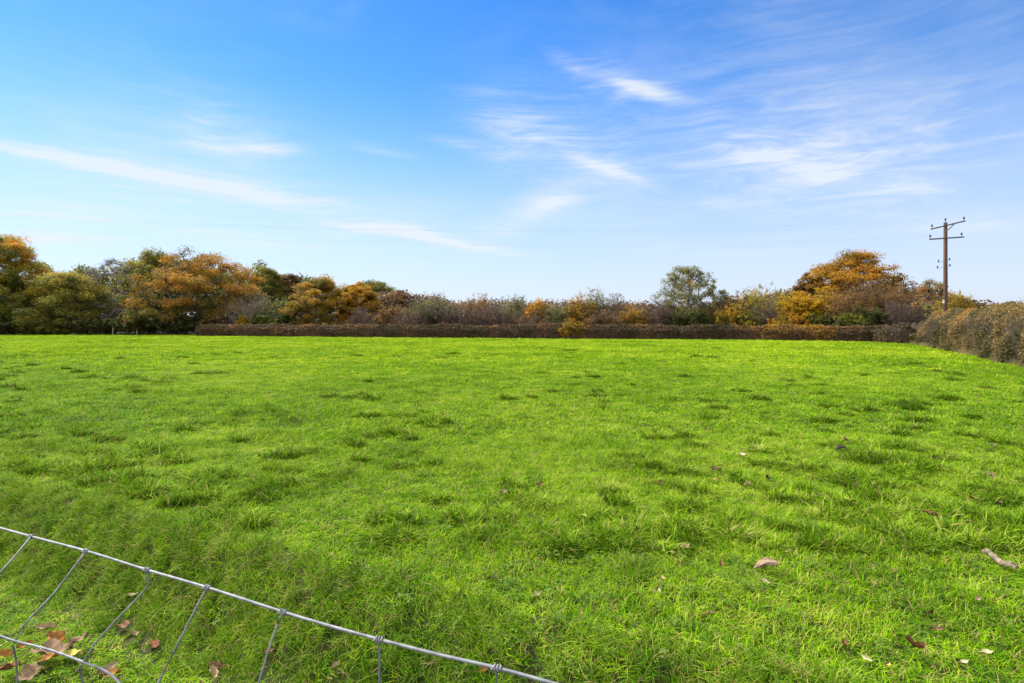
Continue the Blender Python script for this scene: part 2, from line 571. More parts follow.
def make_hedge(name, label, line, width, height_fn, n_leaf, n_twig, leaf, leafmat, twigmat, tint_fn, tw_r, rough=.12, bare=0.0):
    """line: polyline of the hedge's middle on the ground"""
    line = np.asarray(line, float)
    base = line.mean(axis=0)
    root = empty(name, (base[0], base[1], float(ground_z(*base))))
    tag(root, label, 'hedge')
    o3 = np.array([base[0], base[1], float(ground_z(*base))])
    # leaves lie in a shell under an uneven rounded box profile
    p, d, s = sample_line(line, n_leaf)
    nrm = np.stack([-d[:, 1], d[:, 0]], -1)
    H = height_fn(p[:, 0], p[:, 1], s)
    u = rng.uniform(0, 2 * 1.0 + width / H.mean(), n_leaf)          # around the profile: side, top, side
    wside = width / 2 * (1 + 0.22 * (fbm(s * .8, u * 0, 21, 3) - .5) * 2)
    wr = width / H.mean()
    side1, top = u < 1, (u >= 1) & (u < 1 + wr)
    hh = np.where(side1, u, np.where(top, 1.0, u - 1 - wr))
    ww = np.where(side1, -1.0, np.where(top, ((u - 1) / wr) * 2 - 1, 1.0))
    hh = np.where(top, 1 - rough * np.abs(ww) ** 3, hh * np.where(top, 1, 1 - rough))
    ww = np.where(top, ww * (1 - rough * .8), ww * (1 - rough * 1.0 * hh ** 3))
    dep = rng.exponential(.09, n_leaf)
    dep = np.clip(dep, 0, .5)
    lump = rough * (fbm(s * 1.1, hh * 2.0 + ww * 3, 8, 3) - .5) * 2
    off = ww * wside * (1 - dep * .9) + np.sign(ww) * lump * ~top
    hol = sstep(.50, .72, fbm(s * .75, hh * 1.3 + ww * 2, 19, 3)) * ~top
    off = off * (1 - .28 * hol)
    zz = hh * H * (1 - np.where(top, dep * .35, 0)) + lump * top
    C = np.stack([p[:, 0] + nrm[:, 0] * off, p[:, 1] + nrm[:, 1] * off, ground_z(p[:, 0], p[:, 1]) + np.maximum(zz, 0.03)], -1)
    C += rng.normal(size=C.shape) * .03
    tint = np.clip(tint_fn(C, s, hh, top) + rng.normal(0, .13, n_leaf), 0, 1)
    kp = rng.uniform(0, 1, n_leaf) > bare * sstep(.62, .25, hh + .35 * (fbm(s * .9, hh * 2, 77, 2) - .5)) * ~top
    C, tint = C[kp], tint[kp]
    V, F = cards(C, leaf, .25)
    link('foliage', mesh_np('foliage', V - o3, F, leafmat, tint), root)
    # stems and twigs: stems rise through the hedge, twigs stick out of side and top
    p, d, s = sample_line(line, n_twig)
    nrm = np.stack([-d[:, 1], d[:, 0]], -1)
    H = height_fn(p[:, 0], p[:, 1], s)
    o0 = rng.uniform(-.85, .85, n_twig) * width / 2
    h0 = rng.uniform(0, .75, n_twig) ** (1 + 1.2 * bare) * H
    ln = rng.uniform(.25, .75, n_twig) * H * .6
    st = np.stack([p[:, 0] + nrm[:, 0] * o0, p[:, 1] + nrm[:, 1] * o0, ground_z(p[:, 0], p[:, 1]) + h0], -1)
    dr = np.stack([nrm[:, 0] * np.sign(o0) * .5, nrm[:, 1] * np.sign(o0) * .5, np.ones(n_twig)], -1) + rng.normal(size=(n_twig, 3)) * .45
    dr /= np.linalg.norm(dr, axis=1, keepdims=True)
    top_z = ground_z(p[:, 0], p[:, 1]) + H * (1 - rough * np.abs(o0 / (width / 2)) ** 2) * rng.uniform(.80, 1.05, n_twig)
    en = st + dr * ln[:, None]
    en[:, 2] = np.minimum(en[:, 2], top_z)
    # keep the tips near the clipped face
    lat = (en[:, 0] - p[:, 0]) * nrm[:, 0] + (en[:, 1] - p[:, 1]) * nrm[:, 1]
    exc = np.clip(np.abs(lat) - width / 2 * 1.08, 0, None) * np.sign(lat)
    en[:, 0] -= nrm[:, 0] * exc
    en[:, 1] -= nrm[:, 1] * exc
    md = (st + en) / 2 + rng.normal(size=st.shape) * .05
    Pn = np.stack([st, md, en], 1)
    Rn = np.stack([np.full(n_twig, tw_r), np.full(n_twig, tw_r * .7), np.full(n_twig, tw_r * .3)], 1)
    V, F = tubes(Pn, Rn, 3)
    link('twigs', mesh_np('twigs', V - o3, F, twigmat), root)
    return root


FAR_LINE = [pxg(196, 336.2)[:2], pxg(380, 337.8)[:2], pxg(560, 339.2)[:2], pxg(760, 340.4)[:2], pxg(885, 342.2)[:2], pxg(915, 344.5)[:2]]
FAR_LINE = [p + np.array([0, .7]) for p in FAR_LINE]


def far_tint(C, s, hh, top):
    px = C[:, 0] / C[:, 1] * FPX + 512
    # the hedge is a row of different plants, each a metre or two wide
    k = np.floor(s / 1.5 + 1.6 * fbm(s * .8, hh * 1.6, 36, 2))
    pl = np.sin(k * 91.7) * 4375.85
    pl = pl - np.floor(pl)
    v = .36 + .42 * (pl - .5) + .30 * (fbm(s * .9, hh * 2.0, 31, 3) - .5) * 2
    v = v + .35 * np.exp(-((px - 575) / 14) ** 2) + .20 * sstep(700, 780, px) * (pl > .35) + .16 * np.exp(-((px - 835) / 50) ** 2)
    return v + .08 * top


make_hedge('clipped_hedge', 'long low dark brown clipped hedge along the far side of the field', FAR_LINE, 1.5,
           lambda x, y, s: 1.45 * (1 + .15 * (fbm(s * .33, s * 0, 41, 4) - .5) * 2) * 1.0,
           120000, 30000, .145, LEAF['hedge'], M_TWIGRED, far_tint, .010, rough=.26, bare=.3)

RLINE = [pxg(912, 344)[:2], pxg(922, 345.3)[:2], pxg(945, 349.5)[:2], pxg(985, 357)[:2], pxg(1024, 366)[:2], pxg(1024, 366)[:2] + np.array([-6.0, -9.8])]
RLINE = [np.array([p[0] + 1.25, p[1] + .45]) for p in RLINE]


def r_tint(C, s, hh, top):
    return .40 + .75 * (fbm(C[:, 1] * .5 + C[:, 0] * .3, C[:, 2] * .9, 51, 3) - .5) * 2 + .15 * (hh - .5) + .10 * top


make_hedge('tall_hedge', 'tall untrimmed olive brown hedge running along the right edge of the field', RLINE, 2.3,
           lambda x, y, s: (2.30 + .38 * (fbm(s * .42, s * 0, 61, 3) - .5) * 2) * (.35 + .65 * sstep(-.5, 8.0, s)), rough=.26,
           n_leaf=230000, n_twig=17000, leaf=.085, leafmat=LEAF['hedge_right'], twigmat=M_TWIGHEDGE, tint_fn=r_tint, tw_r=.006, bare=.3)

# ------------------------------------------------------------------ trees
LEAF['oak_orange'] = leaf_mat('oak_leaf_orange', [(0, (0.065, 0.091, 0.015)), (0.25, (0.152, 0.136, 0.018)), (0.5, (0.304, 0.162, 0.015)), (0.75, (0.422, 0.201, 0.017)), (1, (0.491, 0.271, 0.024))], 0.50)
LEAF['oak_left'] = leaf_mat('oak_leaf_gold', [(0, (0.066, 0.106, 0.019)), (0.3, (0.164, 0.203, 0.025)), (0.55, (0.328, 0.279, 0.025)), (0.8, (0.491, 0.289, 0.026)), (1, (0.590, 0.279, 0.028))], 0.50)
LEAF['olive'] = leaf_mat('olive_leaf', [(0, (0.049, 0.067, 0.015)), (0.35, (0.123, 0.135, 0.024)), (0.65, (0.230, 0.217, 0.028)), (0.9, (0.362, 0.299, 0.032)), (1, (0.493, 0.329, 0.039))], 0.50)
LEAF['dark_green'] = leaf_mat('dark_leaf', [(0, (0.062, 0.071, 0.021)), (0.5, (0.136, 0.142, 0.036)), (1, (0.273, 0.229, 0.060))], 0.45)
LEAF['greygreen'] = leaf_mat('grey_green_leaf', [(0, (0.079, 0.087, 0.032)), (0.4, (0.167, 0.174, 0.059)), (0.75, (0.287, 0.268, 0.092)), (0.93, (0.383, 0.290, 0.092)), (1, (0.415, 0.189, 0.065))], 0.50)
LEAF['yellow'] = leaf_mat('yellow_leaf', [(0, (0.105, 0.105, 0.014)), (0.35, (0.284, 0.210, 0.016)), (0.7, (0.483, 0.304, 0.016)), (1, (0.588, 0.378, 0.025))], 0.55)
LEAF['amber'] = leaf_mat('amber_leaf', [(0, (0.113, 0.106, 0.018)), (0.35, (0.265, 0.185, 0.021)), (0.7, (0.450, 0.251, 0.023)), (1, (0.595, 0.317, 0.029))], 0.55)
LEAF['rust'] = leaf_mat('rust_leaf', [(0, (0.074, 0.057, 0.031)), (0.4, (0.170, 0.107, 0.044)), (0.75, (0.284, 0.158, 0.051)), (1, (0.386, 0.214, 0.063))], 0.45)
LEAF['mauve'] = leaf_mat('brown_leaf', [(0, (0.075, 0.050, 0.037)), (0.5, (0.150, 0.096, 0.066)), (0.85, (0.225, 0.142, 0.077)), (1, (0.313, 0.169, 0.066))], 0.40)
LEAF['bramble'] = leaf_mat('bramble_leaf', [(0, (0.048, 0.074, 0.014)), (0.5, (0.121, 0.154, 0.025)), (1, (0.241, 0.246, 0.039))], 0.45)


def wx(px, D):
    return (px - 512) / FPX * D


def wz(py, D):
    return HC + (HZ - py) * D / FPX


def make_tree(name, label, px, ytop, wpx, D, leafkey, nclus=110, per=110, leaf=.30, crown_base=.10, tint0=.5, tint_h=.0, tint_x=0.0,
              lump=.30, bark=None, catg='tree', group=None, twigs=8, flat=.66, sparse_top=0.0, crad=.155, profile=2.3, lean=0.0):
    bark = bark or M_BARK
    x = wx(px, D)
    b = np.array([x, D, float(ground_z(x, D))])
    H = wz(ytop, D) - b[2]
    Rr = wpx / 2 * D / FPX
    root = empty(name, tuple(b), 0)
    tag(root, label, catg, group)
    # cluster centres inside a lumpy superellipsoid crown
    zc, az_ = H * (1 + crown_base) / 2, H * (1 - crown_base) / 2
    nq = nclus * 4
    lob = rng.uniform(0, 100)
    t_ = rng.uniform(0, 1, nq) ** .85
    th = rng.uniform(-PI, PI, nq)
    env = 1 - lump + 2 * lump * fbm(th * 1.3 + lob, t_ * 3.2 + lob, 3, 3)
    prof = np.sin(PI * (.14 + .84 * t_ ** .85)) ** .55
    rad = rng.uniform(.02, 1, nq) ** .45 * prof * env
    rc = Rr * crad
    topb = 1 - lump * .9 * (1 - fbm(np.cos(th) * rad * 2.2 + lob, np.sin(th) * rad * 2.2, 17, 2))
    C = np.stack([np.cos(th) * rad * (Rr - rc * .7), np.sin(th) * rad * (Rr - rc * .7), H * (crown_base + (1 - crown_base) * t_ * topb)], -1)
    zc = H * .5
    C[:, 0] += lean * (C[:, 2] - zc)
    # thin out: keep nclus with a little mutual spacing
    keep, r2 = [], (rc * .75) ** 2
    for i in range(len(C)):
        if len(keep) >= nclus:
            break
        if keep:
            dd = ((C[keep] - C[i]) ** 2).sum(1).min()
            if dd < r2:
                continue
        keep.append(i)
    C = C[keep]
    nc = len(C)
    # scale so that the highest cluster really reaches the top
    topz = C[:, 2].max() + rc * flat * .9
    C[:, 2] = crown_base * H + (C[:, 2] - crown_base * H) * ((H - crown_base * H) / max(topz - crown_base * H, .1))
    # skeleton: trunk, then each cluster joins the nearest lower node
    th_ = max(crown_base * H, .1) + .32 * H
    nodes = [np.array([0, 0, -.15])]
    par = [-1]
    for j in range(1, 6):
        t = j / 5
        nodes.append(np.array([rng.normal(0, .03) * Rr * .5 * t, rng.normal(0, .03) * Rr * .5 * t, th_ * t]))
        par.append(len(nodes) - 2)
    order = np.argsort(((C - nodes[-1]) ** 2).sum(1))
    for i in order:
        A = np.array(nodes)
        dv = C[i] - A
        cost = np.linalg.norm(dv, axis=1) + 1.6 * np.clip(-dv[:, 2], 0, None) + (np.arange(len(A)) < 2) * 3 * Rr
        q = int(cost.argmin())
        a = A[q]
        mid = (a + C[i]) / 2 + np.array([0, 0, -.06]) * np.linalg.norm(C[i] - a) + rng.normal(size=3) * .05 * np.linalg.norm(C[i] - a)
        nodes.append(mid)
        par.append(q)
        nodes.append(C[i].copy())
        par.append(len(nodes) - 2)
    nodes = np.array(nodes)
    par = np.array(par)
    cnt = np.ones(len(nodes))
    for i in range(len(nodes) - 1, 0, -1):
        cnt[par[i]] += cnt[i]
    rr = np.minimum(.022 * cnt ** .5, .028 * H) * (H / 11) ** .5 + .006
    Pn = np.stack([nodes[par[1:]], nodes[1:]], 1)
    Rn = np.stack([np.minimum(rr[par[1:]], rr[1:] * 1.5), rr[1:]], 1)
    V1, F1 = tubes(Pn, Rn, 5)
    parts = [(V1, F1)]
    if twigs:
        s0 = np.repeat(C, twigs, 0)
        e0 = s0 + unit(nc * twigs) * np.array([1, 1, .8]) * rc * rng.uniform(.5, 1.15, (nc * twigs, 1)) + np.array([0, 0, rc * .25])
        m0 = (s0 + e0) / 2 + rng.normal(size=s0.shape) * rc * .1
        e0[:, 2] = np.maximum(e0[:, 2], .1)
        V2, F2 = tubes(np.stack([s0, m0, e0], 1), np.tile(np.array([.020, .013, .006]), (nc * twigs, 1)), 3)
        parts.append((V2, F2))
    V, F, _ = cat(parts)
    link('trunk', mesh_np('trunk', V, F, bark), root)
    # leaves
    dens = np.full(nc, 1.0)
    if sparse_top:
        dens = 1 - sparse_top * sstep(.55, .9, C[:, 2] / H)
    npc = np.maximum((per * 2.9 * dens * rng.uniform(.55, 1.4, nc)).astype(int), 3)
    idx = np.repeat(np.arange(nc), npc)
    n = len(idx)
    loc = unit(n) * (rng.uniform(0, 1, (n, 1)) ** .5) * rc * np.array([1.15, 1.15, flat])
    loc *= rng.uniform(.6, 1.35, nc)[idx][:, None]
    Cl = C[idx] + loc
    Cl[:, 2] = np.clip(Cl[:, 2], .05, None)
    Vl, Fl = cards(Cl, leaf * .8, .6)
    ct = rng.normal(0, .20, nc)
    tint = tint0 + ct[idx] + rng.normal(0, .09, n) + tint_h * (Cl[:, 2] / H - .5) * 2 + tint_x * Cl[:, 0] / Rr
    link('crown', mesh_np('crown', Vl, Fl, LEAF[leafkey], np.clip(tint, 0, 1)), root)
    return root


def make_shrub(name, label, px, ytop, wpx, D, leafkey, twigmat, nst=46, leaves=1800, leaf=.22, tint0=.5, spread=.45, catg='shrub', group=None,
               tw=8, sub=5, r0=.022, leaf_low=0.0, depth=.7, behind=True):
    """many-stemmed bush: curved stems, side twigs, finer twigs, and what leaves are left"""
    x = wx(px, D)
    b = np.array([x, D, float(ground_z(x, D))])
    Rr = wpx / 2 * D / FPX
    fl = np.array(FAR_LINE)
    if behind and D > 45 and fl[0][0] - 2 < x < fl[-1][0]:
        D = max(D, float(np.interp(x, fl[:, 0], fl[:, 1])) + .95 + Rr * depth)
        x = wx(px, D)
        Rr = wpx / 2 * D / FPX
        b = np.array([x, D, float(ground_z(x, D))])
    H = wz(ytop, D) - b[2]
    root = empty(name, tuple(b))
    tag(root, label, catg, group)
    nst = int(nst * 1.4)
    if leafkey == 'mauve':
        leaves, leaf, sub = int(leaves * .55), leaf * .85, sub + 4
    r0 = r0 * .8
    K = 5
    t = np.linspace(0, 1, K)[None, :, None]
    a = rng.uniform(0, 2 * PI, nst)
    q = rng.uniform(0, 1, nst) ** .5
    b0 = np.stack([np.cos(a) * q * Rr * (1 - spread), np.sin(a) * q * Rr * (1 - spread) * depth, np.full(nst, -.05)], -1)
    dome = np.sqrt(np.clip(1 - (q * .93) ** 2, 0.03, 1))
    hts = H * rng.uniform(.66, 1.0, nst) * (.50 + .50 * dome) * (1 + .12 * (rng.uniform(0, 1, nst) - .5))
    hts[q.argmin()] = H
    e0 = np.stack([np.cos(a) * q * Rr, np.sin(a) * q * Rr * depth, hts], -1)
    S = b0[:, None] * (1 - t) + e0[:, None] * t
    bow = np.sin(t * PI) * .12
    S = S + bow * np.stack([np.cos(a), np.sin(a) * depth, np.zeros(nst)], -1)[:, None] * Rr * -.6 + rng.normal(size=S.shape) * .03 * H * (t * (1 - t) * 4)
    Rn = np.maximum(np.linspace(1, .25, K)[None] * r0 * rng.uniform(.8, 1.5, (nst, 1)), .004)
    V, F = tubes(S, Rn, 4, closed=False)
    parts = [(V, F)]
    nt_ = nst * tw
    si = np.repeat(np.arange(nst), tw)
    tt = rng.uniform(.22, .98, nt_)
    f = tt * (K - 1)
    k0 = np.clip(f.astype(int), 0, K - 2)
    fr = (f - k0)[:, None]
    s0 = S[si, k0] * (1 - fr) + S[si, k0 + 1] * fr
    out = np.stack([np.cos(a[si]), np.sin(a[si]), np.zeros(nt_)], -1)
    dr = out * .35 + rng.normal(size=(nt_, 3)) * .55 + np.array([0, 0, .75])
    dr /= np.linalg.norm(dr, axis=1, keepdims=True)
    ln = (hts[si] * .30 * rng.uniform(.5, 1.2, nt_) * (1.15 - tt * .6))[:, None]
    e1 = s0 + dr * ln
    e1[:, 2] = np.clip(e1[:, 2], .05, H * 1.0)
    m1 = (s0 + e1) / 2 + rng.normal(size=s0.shape) * .05 * ln
    T1 = np.stack([s0, m1, e1], 1)
    V, F = tubes(T1, np.tile(np.array([.5, .34, .15]) * r0, (nt_, 1)), 3)
    parts.append((V, F))
    n2 = nt_ * sub
    ti = np.repeat(np.arange(nt_), sub)
    u2 = rng.uniform(.2, 1, (n2, 1))
    s2 = s0[ti] * (1 - u2) + e1[ti] * u2
    d2 = dr[ti] * .6 + rng.normal(size=(n2, 3)) * .6
    d2 /= np.linalg.norm(d2, axis=1, keepdims=True)
    e2 = s2 + d2 * ln[ti] * rng.uniform(.25, .6, (n2, 1))
    e2[:, 2] = np.clip(e2[:, 2], .05, H * 1.02)
    V, F = tubes(np.stack([s2, e2], 1), np.tile(np.array([.26, .12]) * r0, (n2, 1)), 3)
    parts.append((V, F))
    V, F, _ = cat(parts)
    link('stems', mesh_np('stems', V, F, twigmat), root)
    if leaves:
        leaves, leaf = int(leaves * 5.0), leaf * .84
        pi_ = rng.integers(0, n2, leaves)
        w = rng.uniform(0, 1.05, (leaves, 1))
        Cl = s2[pi_] * (1 - w) + e2[pi_] * w + rng.normal(size=(leaves, 3)) * .06
        if leaf_low:
            keep = rng.uniform(0, 1, leaves) < 1 - leaf_low * sstep(.35, .9, Cl[:, 2] / H)
            Cl = Cl[keep]
        Cl[:, 2] = np.clip(Cl[:, 2], .05, None)
        V, F = cards(Cl, leaf, .8)
        cl = fbm(Cl[:, 0] * .9 + px, Cl[:, 2] * .9, 71, 2) - .5
        tint = np.clip(tint0 + cl * .9 + rng.normal(0, .08, len(Cl)), 0, 1)
        link('foliage', mesh_np('foliage', V, F, LEAF[leafkey], tint), root)
    return root


# --- left wood
T, S = make_tree, make_shrub
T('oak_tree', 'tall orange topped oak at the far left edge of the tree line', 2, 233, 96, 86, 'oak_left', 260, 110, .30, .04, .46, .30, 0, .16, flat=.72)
T('bushy_tree', 'olive green bushy tree right of the far left orange oak', 66, 270, 92, 84, 'olive', 170, 100, .28, .03, .60, .16, 0, .26)
T('bare_tree', 'nearly bare grey tree with fine twigs left of the big orange oak', 112, 257, 62, 87, 'mauve', 75, 26, .26, .10, .5, 0, 0, .2, M_PALEBARK, twigs=34, sparse_top=.9)
T('bare_tree', 'thin brown half bare tree in the gap behind the olive tree', 92, 270, 46, 93, 'rust', 60, 40, .26, .10, .35, 0, 0, .2, M_PALEBARK, twigs=22, sparse_top=.5)
T('round_tree', 'dark olive tree showing behind the upper left of the big orange oak', 153, 248, 78, 95, 'olive', 170, 100, .30, .05, .42, .12, 0, .16, flat=.8)
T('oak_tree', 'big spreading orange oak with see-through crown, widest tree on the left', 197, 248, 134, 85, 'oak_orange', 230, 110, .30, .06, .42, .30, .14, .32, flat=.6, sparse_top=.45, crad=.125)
T('round_tree', 'dull olive green tree just right of the big orange oak', 268, 266, 56, 96, 'olive', 140, 80, .30, .05, .46, .1, 0, .2, flat=.8)
T('round_tree', 'rust brown round tree behind the yellow olive tree', 292, 274, 52, 98, 'rust', 120, 80, .30, .05, .4, 0, 0, .2)
S('bare_shrub', 'greyish purple leafless shrub under the right side of the big orange oak', 252, 289, 58, 80.5, 'mauve', M_TWIGPALE, 60, 700, .18, .4)
S('leafy_shrub', 'light green leafy shrub between the purple shrub and the yellow olive tree', 272, 296, 40, 83, 'bramble', M_TWIG, 40, 4200, .26, .7)
S('leafy_shrub', 'dark green low shrub above the left end of the clipped hedge', 268, 311, 40, 79, 'bramble', M_TWIG, 36, 3600, .24, .35)
S('leafy_shrub', 'small yellow bush at the left end of the clipped hedge', 246, 316, 17, 78.5, 'yellow', M_TWIG, 16, 1500, .22, .6, group=None)
T('maple_tree', 'yellow olive rounded tree left of the middle, above the clipped hedge', 320, 275, 72, 82, 'amber', 130, 110, .26, .04, .36, .1, .12, .28)
T('maple_tree', 'orange tree close on the right of the yellow olive rounded tree', 358, 281, 52, 84, 'amber', 120, 95, .27, .05, .62, 0, 0, .22)
T('round_tree', 'dark green tree rising behind the small orange trees left of the middle', 376, 280, 64, 97, 'olive', 150, 90, .30, .05, .40, .1, 0, .16, flat=.8)
T('round_tree', 'pale brown tree with patchy crown, right of the dark green tree', 398, 289, 52, 93, 'rust', 120, 80, .28, .05, .55, 0, 0, .25)
S('bare_shrub', 'dark purple bush in front of the orange tree, left of the middle', 363, 306, 34, 77, 'mauve', M_TWIG, 46, 1500, .18, .2)
S('leafy_shrub', 'orange brown bush under the pale brown tree', 395, 303, 44, 78, 'rust', M_TWIGRED, 44, 3000, .2, .7)
# --- far wood that closes the gaps between the trees
def thicket(label, px0_, px1_, D, top_fn, n, key, t0, leaf=.45):
    px = rng.uniform(px0_, px1_, n)
    dd = D + rng.uniform(-2.5, 2.5, n)
    x = (px - 512) / FPX * D
    top = HC + (HZ - top_fn(px)) * D / FPX
    top = top * (.72 + .56 * (fbm(x * .33, dd * .25, 201, 3)))
    z = top * rng.uniform(0, 1, n) ** .8
    C = np.stack([x, dd, np.maximum(z, .05)], -1) + rng.normal(size=(n, 3)) * .2
    V, F = cards(C, leaf, .3)
    tint = np.clip(t0 + .9 * (fbm(x * .3, z * .4, 211, 3) - .5) + rng.normal(0, .12, n), 0, 1)
    o = link('distant_wood', mesh_np('distant_wood', V, F, LEAF[key], tint))
    tag(o, label, 'wood', kind='stuff')


thicket('dark wood behind the trees on the left', -60, 330, 103, lambda p: np.interp(p, [-60, 60, 150, 260, 330], [276, 276, 264, 272, 284]), 75000, 'olive', .42)
thicket('brownish scrub wood behind the middle of the hedge', 300, 700, 92, lambda p: np.interp(p, [300, 400, 480, 620, 700], [290, 298, 303, 304, 309]), 34000, 'mauve', .5)
thicket('brown scrub wood behind the right end of the hedge', 690, 990, 86, lambda p: np.interp(p, [690, 740, 800, 900, 990], [309, 300, 285, 285, 305]), 34000, 'rust', .35)

# --- understorey on the left
for px, yt, w, lab, key, t0 in ((20, 322, 56, 'low dark undergrowth below the far left orange oak', 'dark_green', .3), (48, 325, 46, 'bright green bramble patch at the foot of the olive tree', 'bramble', .8),
                                (95, 318, 52, 'dark bush below the brown half bare tree', 'dark_green', .25), (135, 312, 50, 'dark leafy bush at the lower left of the big orange oak', 'dark_green', .35),
                                (182, 316, 56, 'dark undergrowth right below the big orange oak', 'dark_green', .2), (222, 318, 40, 'brownish bush where the clipped hedge begins', 'mauve', .5)):
    S('undergrowth', lab, px, yt, w * 1.25, 81.5, key, M_TWIG, 50, 4200, .36, t0, catg='bush')

# --- scrub row behind the clipped hedge, middle of the photo
SCRUB = [
    (432, 293, 50, 73, 'olive', M_TWIGPALE, 1500, .4, 'olive thin topped bush at the left of the middle scrub', 'bare_shrub'),
    (418, 304, 44, 71.5, 'mauve', M_TWIG, 1900, .3, 'dark purple brown bush left of the middle, right behind the hedge', 'bare_shrub'),
    (455, 302, 52, 71.5, 'mauve', M_TWIG, 2000, .25, 'wide dark mauve bush in the middle scrub, below the orange tipped one', 'bare_shrub'),
    (476, 294, 38, 74.5, 'rust', M_TWIGPALE, 1700, .75, 'orange tipped bush in the middle scrub', 'leafy_shrub'),
    (496, 303, 44, 71, 'mauve', M_TWIG, 2000, .35, 'dark twiggy bush at the middle of the hedge', 'bare_shrub'),
    (513, 294, 40, 75, 'greygreen', M_TWIGPALE, 1700, .45, 'grey green bush just right of the middle', 'leafy_shrub'),
    (537, 298, 22, 73, 'amber', M_TWIG, 1900, .75, 'small bright orange bush right of the middle, taller than wide', 'leafy_shrub'),
    (528, 309, 34, 71, 'mauve', M_TWIGRED, 1300, .55, 'reddish brown low bush right below the small bright orange bush', 'bare_shrub'),
    (556, 299, 38, 73, 'greygreen', M_TWIGPALE, 1700, .5, 'dull green bush between the two small orange bushes', 'leafy_shrub'),
    (579, 296, 26, 72.5, 'amber', M_TWIG, 2000, .6, 'dark orange round topped bush above the orange spot of the hedge', 'leafy_shrub'),
    (597, 288, 36, 74, 'greygreen', M_TWIGPALE, 1800, .55, 'pale green spiky bush, tallest of the scrub right of the middle', 'leafy_shrub'),
    (622, 294, 46, 72, 'mauve', M_TWIG, 1900, .6, 'brown twiggy bush right of the pale green spiky bush', 'bare_shrub'),
    (635, 305, 30, 69, 'amber', M_TWIGPALE, 1500, .6, 'amber leaved bush left of the lone green tree', 'leafy_shrub'),
    (603, 310, 42, 68.5, 'rust', M_TWIG, 1700, .5, 'brownish orange low bush behind the hedge, below the pale green one', 'leafy_shrub'),
    (662, 301, 34, 68, 'mauve', M_TWIG, 1900, .3, 'dark grey bush at the left foot of the lone green tree', 'bare_shrub'),
    (690, 307, 46, 66.5, 'olive', M_TWIG, 2300, .22, 'dark green bush under the lone green tree', 'leafy_shrub'),
    (706, 304, 34, 68, 'rust', M_TWIGRED, 1500, .5, 'reddish brown bush at the right foot of the lone green tree', 'leafy_shrub'),
    (733, 305, 34, 65, 'yellow', M_TWIG, 1800, .45, 'yellow leaved bush beside the dark twiggy dome', 'leafy_shrub'),
    (752, 312, 34, 63.5, 'olive', M_TWIG, 1900, .6, 'low olive bush behind the hedge, right of the yellow leaved bush', 'leafy_shrub'),
    (742, 290, 28, 68, 'rust', M_TWIGRED, 1500, .7, 'rust red tree like bush left of the yellow olive twiggy one', 'leafy_shrub'),
    (766, 283, 58, 66.5, 'olive', M_TWIGPALE, 2100, .85, 'yellow olive bush with upright twigs left of the big rust crown', 'leafy_shrub'),
    (768, 300, 50, 63.5, 'mauve', M_TWIG, 1600, .2, 'dark purple twiggy dome in front of the yellow olive bush', 'bare_shrub'),
    (797, 292, 34, 62.5, 'yellow', M_TWIG, 3200, .78, 'golden yellow bush, left one below the big rust crown', 'leafy_shrub'),
    (823, 288, 38, 61.5, 'yellow', M_TWIG, 4200, .72, 'golden yellow bush, pointed and right of the other golden bush', 'leafy_shrub'),
    (827, 310, 42, 60, 'olive', M_TWIG, 3600, .22, 'dark green bush below the pointed golden bush', 'leafy_shrub'),
    (790, 313, 40, 60.5, 'amber', M_TWIG, 2400, .45, 'amber low bush at the foot of the golden bushes', 'leafy_shrub'),
]
for px, yt, w, D, key, tm, nl, t0, lab, nm in SCRUB:
    S(nm, lab, px, yt, w * 1.18, D + 1.5, key, tm, int(18 + w * .75), int(nl * 1.5), .19, t0, .35, 'bush')

# --- right part
T('ash_tree', 'lone green sparse tree standing out above the hedge right of the middle', 688, 265, 71, 72, 'greygreen', 210, 25, .25, .20, .52, 0, .06, .12, M_PALEBARK, twigs=10, flat=.9, crad=.125, profile=2.6)
T('small_tree', 'thin see-through small tree beside the lone green tree on its right', 722, 289, 32, 71, 'greygreen', 30, 26, .24, .3, .6, 0, .1, .3, M_PALEBARK, twigs=12, flat=.8, crad=.24)
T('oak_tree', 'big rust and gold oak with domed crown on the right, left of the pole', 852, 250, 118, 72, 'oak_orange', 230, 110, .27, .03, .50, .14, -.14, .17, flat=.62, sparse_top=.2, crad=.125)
T('oak_tree', 'rust brown smaller oak at the left shoulder of the domed oak', 808, 271, 48, 73, 'rust', 70, 70, .26, .05, .6, 0, 0, .3, twigs=14, flat=.8)
S('bare_shrub', 'wide pinkish brown shrub in front of the domed oak', 880, 279, 108, 58, 'rust', M_TWIGRED, 150, 12000, .17, .42, .35)
S('leafy_shrub', 'dark olive bush behind the right end of the clipped hedge', 862, 308, 56, 55, 'olive', M_TWIG, 60, 5600, .17, .22, .35, catg='bush')
S('bare_shrub', 'dark mauve bush between the domed oak and the pole', 908, 296, 50, 53, 'mauve', M_TWIG, 70, 3400, .15, .3, .35, catg='bush')
T('small_tree', 'pale straw tree with thin crown behind the wooden pole', 932, 278, 50, 50, 'greygreen', 46, 40, .17, .12, .85, 0, .1, .25, M_BARK, twigs=26, flat=.8, crad=.2)
S('leafy_shrub', 'bright yellow leaved bush right behind the wooden pole', 955, 290, 34, 46, 'yellow', M_TWIGPALE, 34, 2600, .15, .6, .35, catg='bush')
S('bare_shrub', 'pale brown twiggy bush in the corner where the two hedges meet', 908, 322, 34, 46.5, 'mauve', M_TWIGPALE, 60, 1500, .10, .6, .3, catg='bush')
S('bare_shrub', 'thin bare sapling sticking up over the hedge at the right edge', 1021, 296, 12, 28, 'mauve', M_TWIG, 7, 60, .08, .5, .3, r0=.014, catg='sapling')
